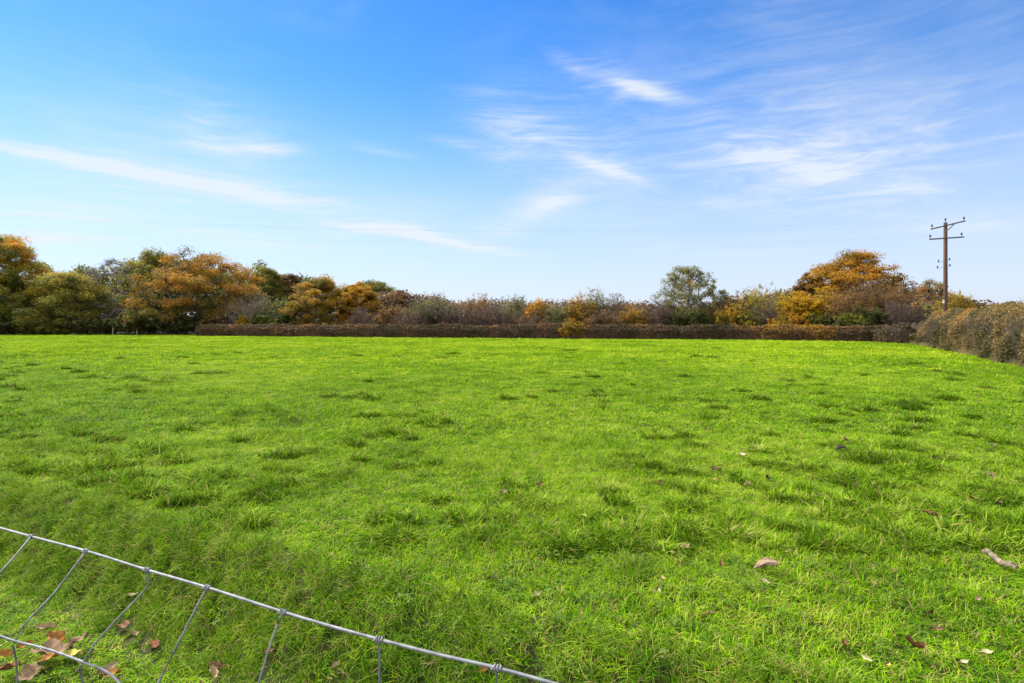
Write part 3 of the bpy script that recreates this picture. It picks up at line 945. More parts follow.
S('leafy_shrub', 'orange leaved bush growing through the clipped hedge front', 573, 319, 27, 57.9, 'amber', M_TWIGRED, 26, 1000, .15, .62, .35, catg='bush', behind=False)

# ------------------------------------------------------------------ thin pale posts under the trees on the left
M_POST = noise_mat('weathered_wood', (.30, .27, .23), (.50, .47, .42), 9, stretch=(1, 1, .2))


def box_bar(a, b, w, h):
    """bar from a to b, rectangular section"""
    V, F = tubes(np.array([[a, b]], float), np.array([[1.0, 1.0]]), 4)
    return V, F


def tube_obj(name, pts, rads, mat, parent=None, sides=8, origin=(0, 0, 0), smooth=True):
    V, F = tubes(np.array([pts], float), np.array([rads], float), sides, closed=False)
    k = len(pts)
    # caps as quads-fans: add a centre vertex at each end
    c0, c1 = len(V), len(V) + 1
    V = np.concatenate([V, np.array(pts[:1]), np.array(pts[-1:])])
    F = list(map(tuple, F))
    for i in range(sides):
        F.append((c0, (i + 1) % sides, i))
        F.append((c1, (k - 1) * sides + i, (k - 1) * sides + (i + 1) % sides))
    me = bpy.data.meshes.new(name)
    me.from_pydata((V - np.array(origin)).tolist(), [], F)
    me.materials.append(mat)
    if smooth:
        for p in me.polygons:
            p.use_smooth = True
    me.update()
    return link(name, me, parent)


for px, yt, yb, lab in ((113, 327, 335, 'short pale post below the nearly bare grey tree'), (137, 329, 335, 'short pale post at the left foot of the big orange oak')):
    D = 80.0
    x = wx(px, D)
    z0 = float(ground_z(x, D))
    o = tube_obj('fence_post', [(0, 0, -.1), (0, 0, wz(yt, D) - z0 - .04), (0, 0, wz(yt, D) - z0)], [.065, .06, .045], M_POST)
    o.location = (x, D, z0)
    tag(o, lab, 'post')

# ------------------------------------------------------------------ wooden pole with two crossarms
PD = 37.0
M_POLE = noise_mat('creosoted_pole', (.040, .022, .016), (.11, .062, .045), 5, stretch=(3, 3, .12), bump=.3)
M_IRON = noise_mat('galvanised_iron', (.10, .10, .10), (.22, .22, .22), 14, rough=.6, metal=.5)
M_INSUL = noise_mat('brown_porcelain', (.030, .020, .018), (.06, .04, .035), 10, rough=.25)
M_PLATE = noise_mat('pale_plate', (.6, .58, .5), (.75, .72, .66), 8)
px0 = wx(945.5, PD)
pz0 = float(ground_z(px0, PD))
pole = empty('utility_pole', (px0, PD, pz0))
tag(pole, 'brown wooden electricity pole with two crossarms rising from the right hedge', 'pole')
PH = wz(222.5, PD) - pz0
tube_obj('shaft', [(0, 0, -.3), (0, 0, PH * .5), (0, 0, PH - .02), (0, 0, PH)], [.135, .118, .104, .092], M_POLE, pole, 14)


def rel(px, py, dd=0.0):
    D = PD + dd
    return np.array([wx(px, D) - px0, dd, wz(py, D) - pz0])


def bar(name, a, b, w, h, mat, parent):
    a, b = np.array(a, float), np.array(b, float)
    t = b - a
    t /= np.linalg.norm(t)
    s = np.cross(t, [0, 0, 1])
    s /= np.linalg.norm(s)
    u = np.cross(s, t)
    V = [p + s * i * w / 2 + u * j * h / 2 for p in (a, b) for i, j in ((-1, -1), (1, -1), (1, 1), (-1, 1))]
    F = [(0, 1, 2, 3), (7, 6, 5, 4), (0, 4, 5, 1), (1, 5, 6, 2), (2, 6, 7, 3), (3, 7, 4, 0)]
    me = bpy.data.meshes.new(name)
    me.from_pydata([tuple(v) for v in V], [], F)
    me.materials.append(mat)
    return link(name, me, parent)


def insulator(base, parent, s=1.0):
    prof = [(.014, -.10), (.014, .02), (.05, .03), (.075, .05), (.04, .08), (.068, .10), (.035, .14), (.045, .17), (.02, .19), (.004, .192)]
    pts = [tuple(base + np.array([0, 0, z * s])) for _, z in prof]
    o = tube_obj('insulator', pts, [r * s for r, _ in prof], M_INSUL, parent, 10)
    return o


UA, UB = rel(931, 229.2, -.22), rel(965, 221.0, -.22)
LA, LB = rel(929.5, 239.3, -.22), rel(964, 237.0, -.22)
bar('crossarm', UA, UB, .07, .08, M_POLE, pole)
bar('crossarm', LA, LB, .07, .08, M_POLE, pole)
bar('brace', rel(946.5, 231.5, -.15), rel(954.5, 223.8, -.19), .045, .045, M_IRON, pole)
INS = []
for p_ in (UA + (UB - UA) * .03, UA + (UB - UA) * .97, LA + (LB - LA) * .02, LA + (LB - LA) * .93):
    q = p_ + np.array([0, 0, .12])
    insulator(q, pole, .95)
    INS.append(q)
q = np.array([0, 0, PH + .1])
insulator(q, pole, .95)
INS.append(q)
# side brackets lower down with small insulators
for px_, py_, side in ((938.5, 262.0, -1), (937.5, 268.0, -1), (949.5, 260.0, 1), (950, 266.0, 1)):
    e = rel(px_, py_, -.1)
    st = np.array([.12 * side, -.05, e[2] + .02])
    bar('bracket', st, e, .022, .022, M_IRON, pole)
    insulator(e, pole, .75)
bar('plate', rel(943.6, 303.2, -.17), rel(943.6, 300.0, -.17) + np.array([.0, .001, 0]), .10, .02, M_PLATE, pole)
# wires that leave the pole to the left, crossing high above the field
M_WIRE = noise_mat('weathered_conductor', (.05, .05, .05), (.10, .10, .10), 3, rough=.6, metal=.3)
targets = [(-46, 35.0, 9.3), (-46, 34.2, 9.0), (-46, 33.4, 8.6)]
for k, (i, lab) in enumerate(((0, 'thin overhead wire crossing the sky, from the left end of the upper crossarm'), (4, 'thin overhead wire crossing the sky, from the top of the pole'),
                              (2, 'thin overhead wire crossing the sky, from the left end of the lower crossarm'))):
    a = INS[i] + np.array([px0, PD, pz0]) + np.array([0, 0, .10])
    b_ = np.array(targets[k])
    t = np.linspace(0, 1, 33)[:, None]
    pts = a * (1 - t) + b_ * t
    pts[:, 2] -= (1.1 + .15 * k) * 4 * (t[:, 0] * (1 - t[:, 0]))
    o = tube_obj('overhead_wire', [tuple(p) for p in pts - a], [.0015] * 33, M_WIRE, None, 5)
    o.location = tuple(a)
    tag(o, lab, 'wire')

# ------------------------------------------------------------------ stock fence in the foreground
M_GALV = noise_mat('galvanised_wire', (.11, .12, .128), (.22, .23, .24), 60, rough=.6, metal=.25)
HW = 0.42                     # the top wire hangs this far below the eye


def unproj(px, py, d):
    return np.array([(px - 512) / FPX * d, d, HC + (HZ - py) / FPX * d])


def topw(px, py):
    return unproj(px, py, FPX * HW / (py - HZ))


top_pts = [topw(-190, 478), topw(-90, 504), topw(0, 528), topw(31, 536.5), topw(86, 551), topw(147, 570), topw(207, 587.5), topw(283, 612), topw(330, 626), topw(379, 639.5), topw(440, 655), topw(497, 668), topw(550, 682.5), topw(620, 702), topw(700, 725)]
tdir = top_pts[-1] - top_pts[-4]
tdir[2] = 0
tdir /= np.linalg.norm(tdir)
NEXTRA = 6
top_end = top_pts[-1].copy()
top_pts += [top_end + tdir * .17 * k for k in range(1, NEXTRA + 1)]
fence = empty('wire_fence', tuple(np.array([top_pts[7][0], top_pts[7][1], float(ground_z(top_pts[7][0], top_pts[7][1]))])))
tag(fence, 'galvanised square mesh stock fence with sagging top, in the lower left foreground', 'fence')
FO = np.array(fence.location)


def smooth_line(pts, n=6):
    pts = np.array(pts, float)
    out = []
    for i in range(len(pts) - 1):
        p0, p1, p2, p3 = pts[max(i - 1, 0)], pts[i], pts[i + 1], pts[min(i + 2, len(pts) - 1)]
        for j in range(n):
            t = j / n
            out.append(.5 * ((2 * p1) + (-p0 + p2) * t + (2 * p0 - 5 * p1 + 4 * p2 - p3) * t * t + (-p0 + 3 * p1 - 3 * p2 + p3) * t ** 3))
    out.append(pts[-1])
    return [tuple(p) for p in out]


def wire(name, pts, r, n=5, sides=8):
    sp = smooth_line(pts, n)
    return tube_obj(name, [tuple(np.array(p) - FO) for p in sp], [r] * len(sp), M_GALV, fence, sides)


wire('top_wire', top_pts, .0023)
# knots where the stays meet the top wire: (top px, second wire point, depth, optional kink)
STAYS = [((-72, 508.5), None, (-150, 590), .98, .0), ((-22, 522), None, (-70, 610), .98, 0), ((31, 536.5), (16, 555), (-38, 622), .985, 0), ((86, 551), (55, 592), (15, 641), .965, 0), ((147, 570), (143, 592), (83, 662), .93, 1),
         ((207, 587.5), (184, 632), (142, 724), .86, 0), ((283, 612), (268, 652), (243, 748), .80, 0), ((379, 639.5), (379.5, 668), (379, 760), .76, 0), ((497, 668), (496, 690), (494, 770), .73, 0), ((640, 707.6), (642, 730), (646, 790), .70, 0)]
second = []
b_end = unproj(646, 790, .70)
EXTRA = [(top_end + tdir * .17 * k, b_end + tdir * .17 * (k + .4)) for k in range(1, NEXTRA + 1)]
for (tp, kink, sp_, d2, kk) in STAYS + [(e[0], None, e[1], None, 0) for e in EXTRA]:
    a = topw(*tp) if d2 else np.array(tp)
    b2 = unproj(sp_[0], sp_[1], d2) if d2 else np.array(sp_)
    second.append(b2)
    pts = [a]
    if kink:
        f = .36 if kk else .45
        dk = a[1] * (1 - f) + b2[1] * f
        if kk:
            pts.append(unproj(147.5, 580, a[1] * .9 + b2[1] * .1))
        pts.append(unproj(kink[0], kink[1], a[1] * (.8 if kk else .55) + b2[1] * (.2 if kk else .45)))
    pts.append(b2)
    # below the second wire the net hangs down to the grass
    zg = float(ground_z(b2[0], b2[1]))
    pts.append(np.array([b2[0] - .01, b2[1] + .02, b2[2] - .12]))
    pts.append(np.array([b2[0] - .01, b2[1] + .06, zg + .45]))
    pts.append(np.array([b2[0], b2[1] + .10, zg + .04]))
    wire('stay_wire', pts, .0016, 4, 6)
    # wrapped knot: a short fat coil round the top wire
    i = int(np.argmin([np.linalg.norm(np.array(t_) - a) for t_ in smooth_line(top_pts, 5)]))
    tl = smooth_line(top_pts, 5)
    dr = np.array(tl[min(i + 1, len(tl) - 1)]) - np.array(tl[max(i - 1, 0)])
    dr /= np.linalg.norm(dr)
    n1 = np.cross(dr, [0, 0, 1])
    n1 /= np.linalg.norm(n1)
    n2_ = np.cross(dr, n1)
    coil = [a + dr * ((t - .5) * .012) + (n1 * math.cos(t * 6 * PI) + n2_ * math.sin(t * 6 * PI)) * .0036 for t in np.linspace(0, 1, 22)]
    tube_obj('knot', [tuple(c - FO) for c in coil], [.0014] * 22, M_GALV, fence, 5)
# second wire: dips where the net is bent
s_pts = [second[0], second[1], unproj(-5, 634, .975), second[3], unproj(50, 650, .95), second[4], unproj(105, 671, .92), unproj(120, 684, .905), unproj(128, 702, .89), second[5], second[6], second[7], second[8]] + second[9:]
wire('horizontal_wire', s_pts, .0020)
for hgt in (.62, .40, .20, .05):
    wire('horizontal_wire', [np.array([b[0], b[1] + .02 + .08 * (1 - hgt), float(ground_z(b[0], b[1])) + hgt]) for b in second], .0020)

M_FENCEPOST = noise_mat('weathered_post', (.10, .085, .065), (.26, .225, .18), 14, stretch=(1, 1, .12), bump=.4)
for e in (top_pts[0], top_pts[-1]):
    zg = float(ground_z(e[0], e[1]))
    q = np.array([e[0], e[1] + .055, 0])
    tube_obj('post', [tuple(q + [0, 0, z] - FO) for z in (zg - .3, zg + .5, e[2] + .07, e[2] + .09)], [.052, .050, .048, .03], M_FENCEPOST, fence, 12)

# ------------------------------------------------------------------ fallen leaves, bark, stick
def leaf_colors(name, a, b):
    return noise_mat(name, a, b, 30, rough=.75, lo=.3, hi=.7)


LM = {
    'brown': leaf_colors('dry_leaf_brown', (.11, .06, .035), (.26, .16, .10)),
    'pale': leaf_colors('dry_leaf_pale', (.23, .16, .085), (.40, .305, .18)),
    'red': leaf_colors('dry_leaf_red', (.10, .042, .024), (.21, .095, .05)),
    'orange': leaf_colors('dry_leaf_orange', (.17, .075, .022), (.38, .19, .05)),
    'yellow': leaf_colors('dry_leaf_yellow', (.30, .24, .05), (.46, .40, .12)),
    'white': leaf_colors('bleached_leaf', (.34, .30, .17), (.50, .45, .29)),
    'dark': leaf_colors('dark_leaf_litter', (.020, .016, .012), (.06, .04, .028)),
    'mauve': leaf_colors('dry_leaf_mauve', (.13, .085, .050), (.27, .185, .115)),
}
for m in LM.values():
    b = m.node_tree.nodes['Principled BSDF']
    b.inputs['Specular IOR Level'].default_value = .08
    b.inputs['Roughness'].default_value = .9


def leaf_mesh(length, width, curl, fold, lobes=0, seed=0):
    """one dry leaf, lying along x, with a raised midrib, curled edges and a stalk"""
    r_ = np.random.default_rng(seed)
    nu, nv = 13, 7
    V, F = [], []
    for i in range(nu):
        u = i / (nu - 1)
        w = math.sin(PI * min(u ** .8, 1)) ** .75 * (1 + (.10 + .2 * lobes) * math.sin(u * 6 * PI + seed) + r_.normal(0, .07)) + .015
        for j in range(nv):
            v = j / (nv - 1) * 2 - 1
            yy = v * w * width / 2
            zz = fold * abs(v) * width * w * .5 + curl * length * ((u - .5) ** 2) * 1.3 + .13 * width * math.sin(u * 7 + v * 2.5 + seed) * (.4 + u) + .07 * width * math.sin(v * 6 + u * 11 + seed * 2) + r_.normal(0, .02) * width
            ang = fold * 1.0 * abs(v)
            V.append((u * length - length / 2, yy * math.cos(ang), zz))
    for i in range(nu - 1):
        for j in range(nv - 1):
            a = i * nv + j
            F.append((a, a + nv, a + nv + 1, a + 1))
    n0 = len(V)
    for k in range(4):
        t = k / 3
        s = .012 * length
        x = -length / 2 - t * .32 * length
        z = curl * length * .33 + t * t * .06 * length + .004
        V += [(x, -s, z), (x, s, z), (x, 0, z + 1.6 * s)]
    for k in range(3):
        a = n0 + k * 3
        for q in range(3):
            F.append((a + q, a + (q + 1) % 3, a + 3 + (q + 1) % 3, a + 3 + q))
    me = bpy.data.meshes.new('leaf')
    me.from_pydata(V, [], F)
    for p in me.polygons:
        p.use_smooth = True
    return me


LEAVES = [  # px, py, px length, colour, rz deg, curl, fold, lift, label
    (818, 501, 13, 'pale', 20, .5, .7, .05, 'pale curled leaf on the grass left of the flat reddish brown one'),
    (931, 520, 17, 'red', 5, .3, .5, .045, 'reddish brown leaf lying flat on the right part of the field'),
    (685, 554, 12, 'pale', 15, .5, .6, .045, 'pale brown leaf left of the large bark piece'),
    (720, 568, 9, 'red', 80, .3, .6, .03, 'small reddish leaf sunk in grass close to the bark piece on its left'),
    (743, 459.5, 9, 'white', -15, .4, .6, .05, 'whitish leaf farthest up the field in the right half'),
    (715, 474, 11, 'mauve', -8, .6, .8, .045, 'grey brown curled leaf below the whitish far leaf'),
    (714, 485, 9, 'yellow', 30, .4, .5, .05, 'yellowish leaf just below the grey brown curled leaf'),
    (767, 482, 9, 'dark', 60, .5, .7, .04, 'dark brown leaf right of the yellowish leaf'),
    (748, 488, 8, 'pale', -25, .4, .8, .04, 'small pale sliver of leaf between the dark leaf and the yellowish leaf'),
    (846, 444, 11, 'mauve', 30, .4, .5, .05, 'dull brown leaf directly behind the black clod'),
    (973, 503, 13, 'brown', 15, .3, .6, .04, 'brown leaf in a worn hollow near the right edge'),
    (999, 507, 10, 'mauve', 40, .4, .5, .04, 'faded brown leaf between the worn hollow and the right edge'),
    (992, 449.5, 9, 'white', 0, .4, .7, .05, 'whitish leaf lying far up at the right edge'),
    (932, 461, 8, 'brown', 0, .4, .6, .04, 'small brown leaf far up the field, left of the whitish leaf at the right edge'),
    (991, 479, 12, 'pale', -25, .3, .5, .035, 'pale straw leaf at the right edge, above the worn hollow'),
    (857, 489, 9, 'mauve', 0, .3, .5, .035, 'faded leaf half hidden in grass between the clod and the red leaf'),
    (981, 538, 9, 'pale', -40, .5, .7, .04, 'small pale leaf above the broken stick'),
    (845, 652, 12, 'red', 75, .4, .6, .035, 'red brown leaf standing in grass, left of the dark upright curled leaf'),
    (912, 655, 19, 'red', -18, .9, .9, .05, 'dark red curled leaf near the lower right corner, largest leaf there'),
    (867, 671, 11, 'white', -50, .4, .7, .06, 'white leaf at the bottom edge between two reddish leaves'),
    (888, 679, 10, 'yellow', -80, .4, .6, .06, 'pale yellow leaf at the bottom edge of the lower right'),
    (988, 665, 13, 'white', -50, .4, .8, .055, 'cream leaf in the lower right corner, right of the other pale leaves'),
    (965, 674, 8, 'white', -10, .4, .5, .055, 'small cream leaf at the bottom edge left of the corner cream leaf'),
    (937, 636, 13, 'brown', -25, .5, .7, .035, 'brown leaf in dark grass above the dark red curled leaf'),
    (928, 619, 11, 'dark', 5, .5, .6, .03, 'dark damp leaf below the broken stick'),
    (978, 606, 8, 'pale', 20, .4, .6, .04, 'pale leaf under the broken stick near the right edge'),
    (710, 621, 9, 'mauve', -40, .5, .8, .04, 'small mauve leaf in clover at the bottom, below the bark piece'),
    (663, 662, 7, 'white', 20, .3, .4, .05, 'tiny white leaf at the bottom among clover'),
    (765, 592, 11, 'white', -30, .3, .8, .06, 'thin whitish leaf blade just below the bark piece'),
    (504, 497, 11, 'mauve', 35, .4, .5, .045, 'pinkish brown leaf left of the tall tuft in the middle of the field'),
    (540, 488, 8, 'brown', 10, .4, .5, .04, 'small brown leaf right behind the tall tuft in the middle'),
    (660, 487, 8, 'brown', 60, .4, .6, .04, 'small brown leaf half way between the middle tuft and the pale leaves'),
    (538, 600, 9, 'white', 15, .3, .5, .04, 'whitish leaf in the clover below the middle tuft'),
    (546, 644, 10, 'yellow', 70, .4, .6, .05, 'yellow orange leaf on the bank right of the end of the top wire'),
    (336, 674, 12, 'pale', 60, .5, .7, .05, 'pale brown leaf under the top wire between two stays at the bottom'),
    (484, 681, 9, 'orange', 0, .3, .5, .06, 'orange leaf at the bottom edge, just under the top wire'),
    (271, 660, 14, 'brown', 20, .5, .6, .05, 'brown leaf on the bank beside the third stay from the right'),
    (218, 674, 16, 'brown', 0, .5, .6, .045, 'wide brown leaf at the foot of the bank, lower left'),
    (213, 681, 15, 'pale', -35, .5, .6, .05, 'pale tan leaf at the bottom edge below the wide brown leaf'),
    (155, 650, 19, 'red', -30, .3, .4, .035, 'red brown leaf at the foot of the bank in the lower left'),
    (125, 632, 18, 'brown', -10, .4, .6, .04, 'brown leaf behind the kinked stay at the foot of the bank'),
    (135, 642, 10, 'pale', 50, .5, .5, .055, 'cream brown small leaf touching the brown leaf behind the kinked stay'),
    (133, 603, 10, 'white', 40, .4, .6, .055, 'whitish leaf on the bank seen right beside the kinked stay'),
    (76, 599, 13, 'dark', 30, .5, .6, .04, 'dark brown leaf on the lawn between the first two full stays'),
    (45, 634, 18, 'pale', 28, .2, .8, .045, 'long straw coloured leaf blade above the second wire'),
    (56, 645, 20, 'orange', 8, .4, .4, .05, 'orange leaf just above the second wire'),
    (52, 660, 36, 'mauve', 22, .35, .4, .05, 'large mauve brown leaf below the second wire, biggest in the pile'),
    (78, 650, 18, 'mauve', 55, .4, .5, .06, 'mauve leaf leaning behind the big one at the second wire'),
    (75, 667, 20, 'yellow', -10, .3, .4, .075, 'yellow green leaf under the second wire beside the second stay'),
    (50, 672, 19, 'orange', 20, .4, .5, .085, 'orange yellow leaf on top of the mauve pile'),
    (24, 654, 14, 'orange', 60, .5, .5, .05, 'orange leaf by the stay, left end of the pile'),
    (3, 664, 18, 'orange', 35, .4, .4, .06, 'orange leaf cut by the left edge of the photo'),
    (8, 679, 21, 'red', 60, .4, .5, .06, 'rusty red leaf in the lower left corner'),
    (33, 681, 27, 'mauve', 0, .3, .5, .05, 'mauve brown leaf at the bottom edge below the pile'),
    (108, 679, 22, 'pale', 55, .5, .8, .06, 'tan rolled leaf at the bottom edge next to the end of the second wire'),
    (113, 682, 16, 'orange', 10, .4, .5, .05, 'orange brown leaf at the bottom edge under the rolled tan leaf'),
]
leaf_xy = []
for k, (px, py, ln, c, rz, cu, fo, lift, lab) in enumerate(LEAVES):
    p = gp(px, py)
    m_per_px = p[1] / FPX
    length = max(ln * m_per_px * .95, .035)
    me = leaf_mesh(length, length * rng.uniform(.5, .68), cu, fo, 1 if c in ('brown', 'orange', 'red') and k % 2 else 0, k)
    me.materials.append(LM[c])
    o = link('fallen_leaf', me, None, (p[0], p[1], p[2] + lift * .9))
    o.rotation_euler = (R(18) + rng.normal(0, .3), rng.normal(0, .3), R(rz))
    tag(o, lab, 'leaf', 'fallen leaves on the grass')
    leaf_xy.append((p[0], p[1], length))

# the torn bark piece, the black clod and the stick
M_BARKPIECE = noise_mat('torn_bark', (.075, .034, .020), (.31, .22, .135), 26, stretch=(.35, 2.2, 2.2), bump=.7, lo=.42, hi=.58)
M_CLOD = noise_mat('black_earth', (.010, .010, .009), (.035, .028, .022), 30, bump=.6)


def chunk(name, px, py, ln, wd, ht, mat, rz, lab, catg, seed, hollow=False, lift=.02):
    p = gp(px, py)
    r_ = np.random.default_rng(seed)
    nu, nv = 16, 12
    V, F = [], []
    for i in range(nu):
        u = i / (nu - 1)
        prof = (math.sin(PI * (.06 + .88 * u)) ** .5) * (.45 + .75 * u if hollow else 1)
        for j in range(nv):
            a = j / nv * 2 * PI
            k = 1 + .28 * (float(fbm(u * 6 + seed, math.cos(a) * 1.5 + 3, seed, 2)) - .5) * 2 + r_.normal(0, .04)
            y = math.cos(a) * wd / 2 * prof * k
            z = math.sin(a) * ht / 2 * prof * k
            if hollow:
                z -= .6 * ht * math.exp(-((a - PI / 2) / .7) ** 2) * prof
            V.append(((u - .5) * ln, y + .12 * ln * math.sin(u * 2.4), z + .10 * ln * math.sin(u * PI)))
    for i in range(nu - 1):
        for j in range(nv):
            a, b = i * nv + j, i * nv + (j + 1) % nv
            F.append((a, b, b + nv, a + nv))
    F.append(tuple(range(nv - 1, -1, -1)))
    F.append(tuple((nu - 1) * nv + j for j in range(nv)))
    me = bpy.data.meshes.new(name)
    me.from_pydata(V, [], F)
    me.materials.append(mat)
    o = link(name, me, None, (p[0], p[1], p[2] + ht * .3 + lift))
    o.rotation_euler = (.1, -.12, R(rz))
    tag(o, lab, catg)
    leaf_xy.append((p[0], p[1], ln))
    return o


chunk('bark_piece', 767, 574, .155, .075, .042, M_BARKPIECE, 6, 'large torn pinkish brown bark piece lying in the lower right of the field', 'bark', 4, True, .035)
chunk('earth_clod', 841, 452, .13, .06, .036, M_CLOD, 12, 'small black clod of earth on the right side of the field', 'clod', 9, False, .03)

M_STICK = noise_mat('broken_stick', (.06, .042, .028), (.29, .225, .15), 26, stretch=(.3, 1, 1), bump=.5, lo=.4, hi=.6)
a, b_ = gp(983, 561), gp(1018, 578)
leaf_xy += [(*(a * (1 - t) + b_ * t)[:2], .08) for t in (0, .33, .66, 1)]
a[2] += .06
b_[2] += .05
t = np.linspace(0, 1, 9)[:, None]
sp = a * (1 - t) + b_ * t
sp[:, 2] += .012 * np.sin(t[:, 0] * 9)
sp[:, 1] += .008 * np.sin(t[:, 0] * 7)
o = tube_obj('broken_stick', [tuple(p - a) for p in sp], [.010, .019, .016, .018, .017, .016, .018, .015, .011], M_STICK, None, 8, smooth=False)
o.location = tuple(a)
tag(o, 'short broken stick with peeling bark at the right edge of the field', 'stick')

# ------------------------------------------------------------------ grass: clump meshes spread over the field by geometry nodes
def blades(n, rad, lmin, lmax, wid, segs, lean, dry=.04, wind=(0, 0)):
    ang = rng.uniform(0, 2 * PI, n)
    rr = rad * np.sqrt(rng.uniform(0, 1, n))
    base = np.stack([np.cos(ang) * rr, np.sin(ang) * rr, np.full(n, -.01)], -1)
    ln = rng.uniform(lmin, lmax, n)
    fa = rng.uniform(0, 2 * PI, n)
    fd = np.stack([np.cos(fa) + wind[0], np.sin(fa) + wind[1]], -1)
    bend = np.clip(rng.normal(lean, .25, n), .05, 1.5)
    side = np.stack([-np.sin(fa), np.cos(fa), np.zeros(n)], -1)
    Vs = []
    for i in range(segs + 1):
        t = i / segs
        th = bend * t
        hx = ln * t * np.sin(th) * .95
        hz = ln * t * np.cos(th * .9)
        c = base + np.stack([fd[:, 0] * hx, fd[:, 1] * hx, hz], -1)
        w = wid * rng.uniform(.7, 1.3, n) * (1 - t) ** .7 * .5 if i < segs else np.full(n, wid * .06)
        Vs.append(c - side * w[:, None])
        Vs.append(c + side * w[:, None])
    V = np.stack(Vs, 1).reshape(-1, 3)
    k = 2 * (segs + 1)
    F = np.array([[2 * i, 2 * i + 1, 2 * i + 3, 2 * i + 2] for i in range(segs)])
    F = (np.arange(n)[:, None, None] * k + F[None]).reshape(-1, 4)
    tint = rng.uniform(0, 1, n)
    tint = np.where(rng.uniform(0, 1, n) < dry, 2.0, tint)
    return V, F, np.repeat(tint, segs)


def variants(cname, count, fn, mat):
    c = bpy.data.collections.new(cname)
    for i in range(count):
        V, F, t = fn(i)
        o = bpy.data.objects.new('%s_%02d' % (cname, i), mesh_np(cname, V, F, mat, t))
        c.objects.link(o)
    return c


def bank_lean(x, y, amount):
    """how far the grass hangs over, down the bank"""
    sb = crest_s(x, y)
    return amount * sstep(-.56, -.34, sb) * sstep(.20, -.05, sb)


def scatter(name, label, pts, scale, coll, ncoll, tilt=.12, catg=None, hang=0.9):
    n = len(pts)
    me = bpy.data.meshes.new(name)
    me.vertices.add(n)
    me.vertices.foreach_set('co', np.asarray(pts, np.float32).ravel())
    a = me.attributes.new('rot', 'FLOAT_VECTOR', 'POINT')
    rot = np.stack([rng.normal(0, tilt, n), rng.normal(0, tilt, n), rng.uniform(0, 2 * PI, n)], -1).astype(np.float32)
    th = bank_lean(pts[:, 0], pts[:, 1], hang) * rng.uniform(.7, 1.2, n)
    la = math.atan2(-CN[1], -CN[0]) + rng.normal(0, .35, n) - rot[:, 2]
    rot[:, 0] += -th * np.sin(la)
    rot[:, 1] += th * np.cos(la)
    a.data.foreach_set('vector', rot.ravel())
    a = me.attributes.new('scl', 'FLOAT_VECTOR', 'POINT')
    a.data.foreach_set('vector', np.asarray(scale, np.float32).ravel())
    a = me.attributes.new('pick', 'INT', 'POINT')
    a.data.foreach_set('value', rng.integers(0, ncoll, n).astype(np.int32))
    o = link(name, me)
    tag(o, label, catg, kind='stuff')
    gt = bpy.data.node_groups.new(name + '_spread', 'GeometryNodeTree')
    gt.interface.new_socket('Geometry', in_out='INPUT', socket_type='NodeSocketGeometry')
    gt.interface.new_socket('Geometry', in_out='OUTPUT', socket_type='NodeSocketGeometry')
    gi, go = gt.nodes.new('NodeGroupInput'), gt.nodes.new('NodeGroupOutput')
    ci = gt.nodes.new('GeometryNodeCollectionInfo')
    ci.inputs['Collection'].default_value = coll
    ci.inputs['Separate Children'].default_value = True
    ci.inputs['Reset Children'].default_value = True
    ip = gt.nodes.new('GeometryNodeInstanceOnPoints')
    ip.inputs['Pick Instance'].default_value = True

    def attr(nm, ty):
        q = gt.nodes.new('GeometryNodeInputNamedAttribute')
        q.data_type = ty
        q.inputs['Name'].default_value = nm
        return next(s for s in q.outputs if s.enabled and s.name == 'Attribute')
    gt.links.new(gi.outputs[0], ip.inputs['Points'])
    gt.links.new(ci.outputs[0], ip.inputs['Instance'])
    gt.links.new(attr('pick', 'INT'), ip.inputs['Instance Index'])
    e2r = gt.nodes.new('FunctionNodeEulerToRotation')
    gt.links.new(attr('rot', 'FLOAT_VECTOR'), e2r.inputs[0])
    gt.links.new(e2r.outputs[0], ip.inputs['Rotation'])
    gt.links.new(attr('scl', 'FLOAT_VECTOR'), ip.inputs['Scale'])
    gt.links.new(ip.outputs[0], go.inputs[0])
    md = o.modifiers.new('spread', 'NODES')
    md.node_group = gt
    return o


def field_points(d0, d1, dens, margin=1.6):
    """random points on the field inside the part of it that can be seen, from d0 to d1 metres away"""
    hw = .93
    c = 1 / math.sqrt(dens)
    gx, gy = np.meshgrid(np.arange(-(hw * d1 + margin), hw * d1 + margin, c), np.arange(d0, d1, c))
    x = gx.ravel() + rng.uniform(-.15 * c, 1.15 * c, gx.size)
    y = gy.ravel() + rng.uniform(-.15 * c, 1.15 * c, gx.size)
    k = np.abs(x) < hw * y + margin
    x, y = x[k], y[k]
    # not beyond the hedges
    fl = np.array(FAR_LINE)
    fl = np.concatenate([[[-200, 84.0]], [[fl[0][0], 84.0]], fl])
    k = y < np.interp(x, fl[:, 0], fl[:, 1]) - .3
    rl = np.array(RLINE)[::-1]
    k &= x < np.interp(y, rl[:, 1], rl[:, 0]) - .9
    return x[k], y[k]


def patch_scale(x, y):
    """lush and short patches, sparse dark tussocks"""
    s = .42 + 1.0 * fbm(x * 1.4, y * 1.4, 101, 3)
    tus = sstep(.60, .74, fbm(x * 1.5 + 7, y * 1.5, 111, 2)) * sstep(.36, .55, fbm(x * .16, y * .16, 121, 2))
    return s, tus


TUFTS = [pxg(567, 512), pxg(480, 543), pxg(545, 441), pxg(340, 478), pxg(627, 578), pxg(265, 437), pxg(300, 455), pxg(236, 425), pxg(350, 406), pxg(740, 520), pxg(905, 550), pxg(115, 495), pxg(470, 470), pxg(620, 470)]

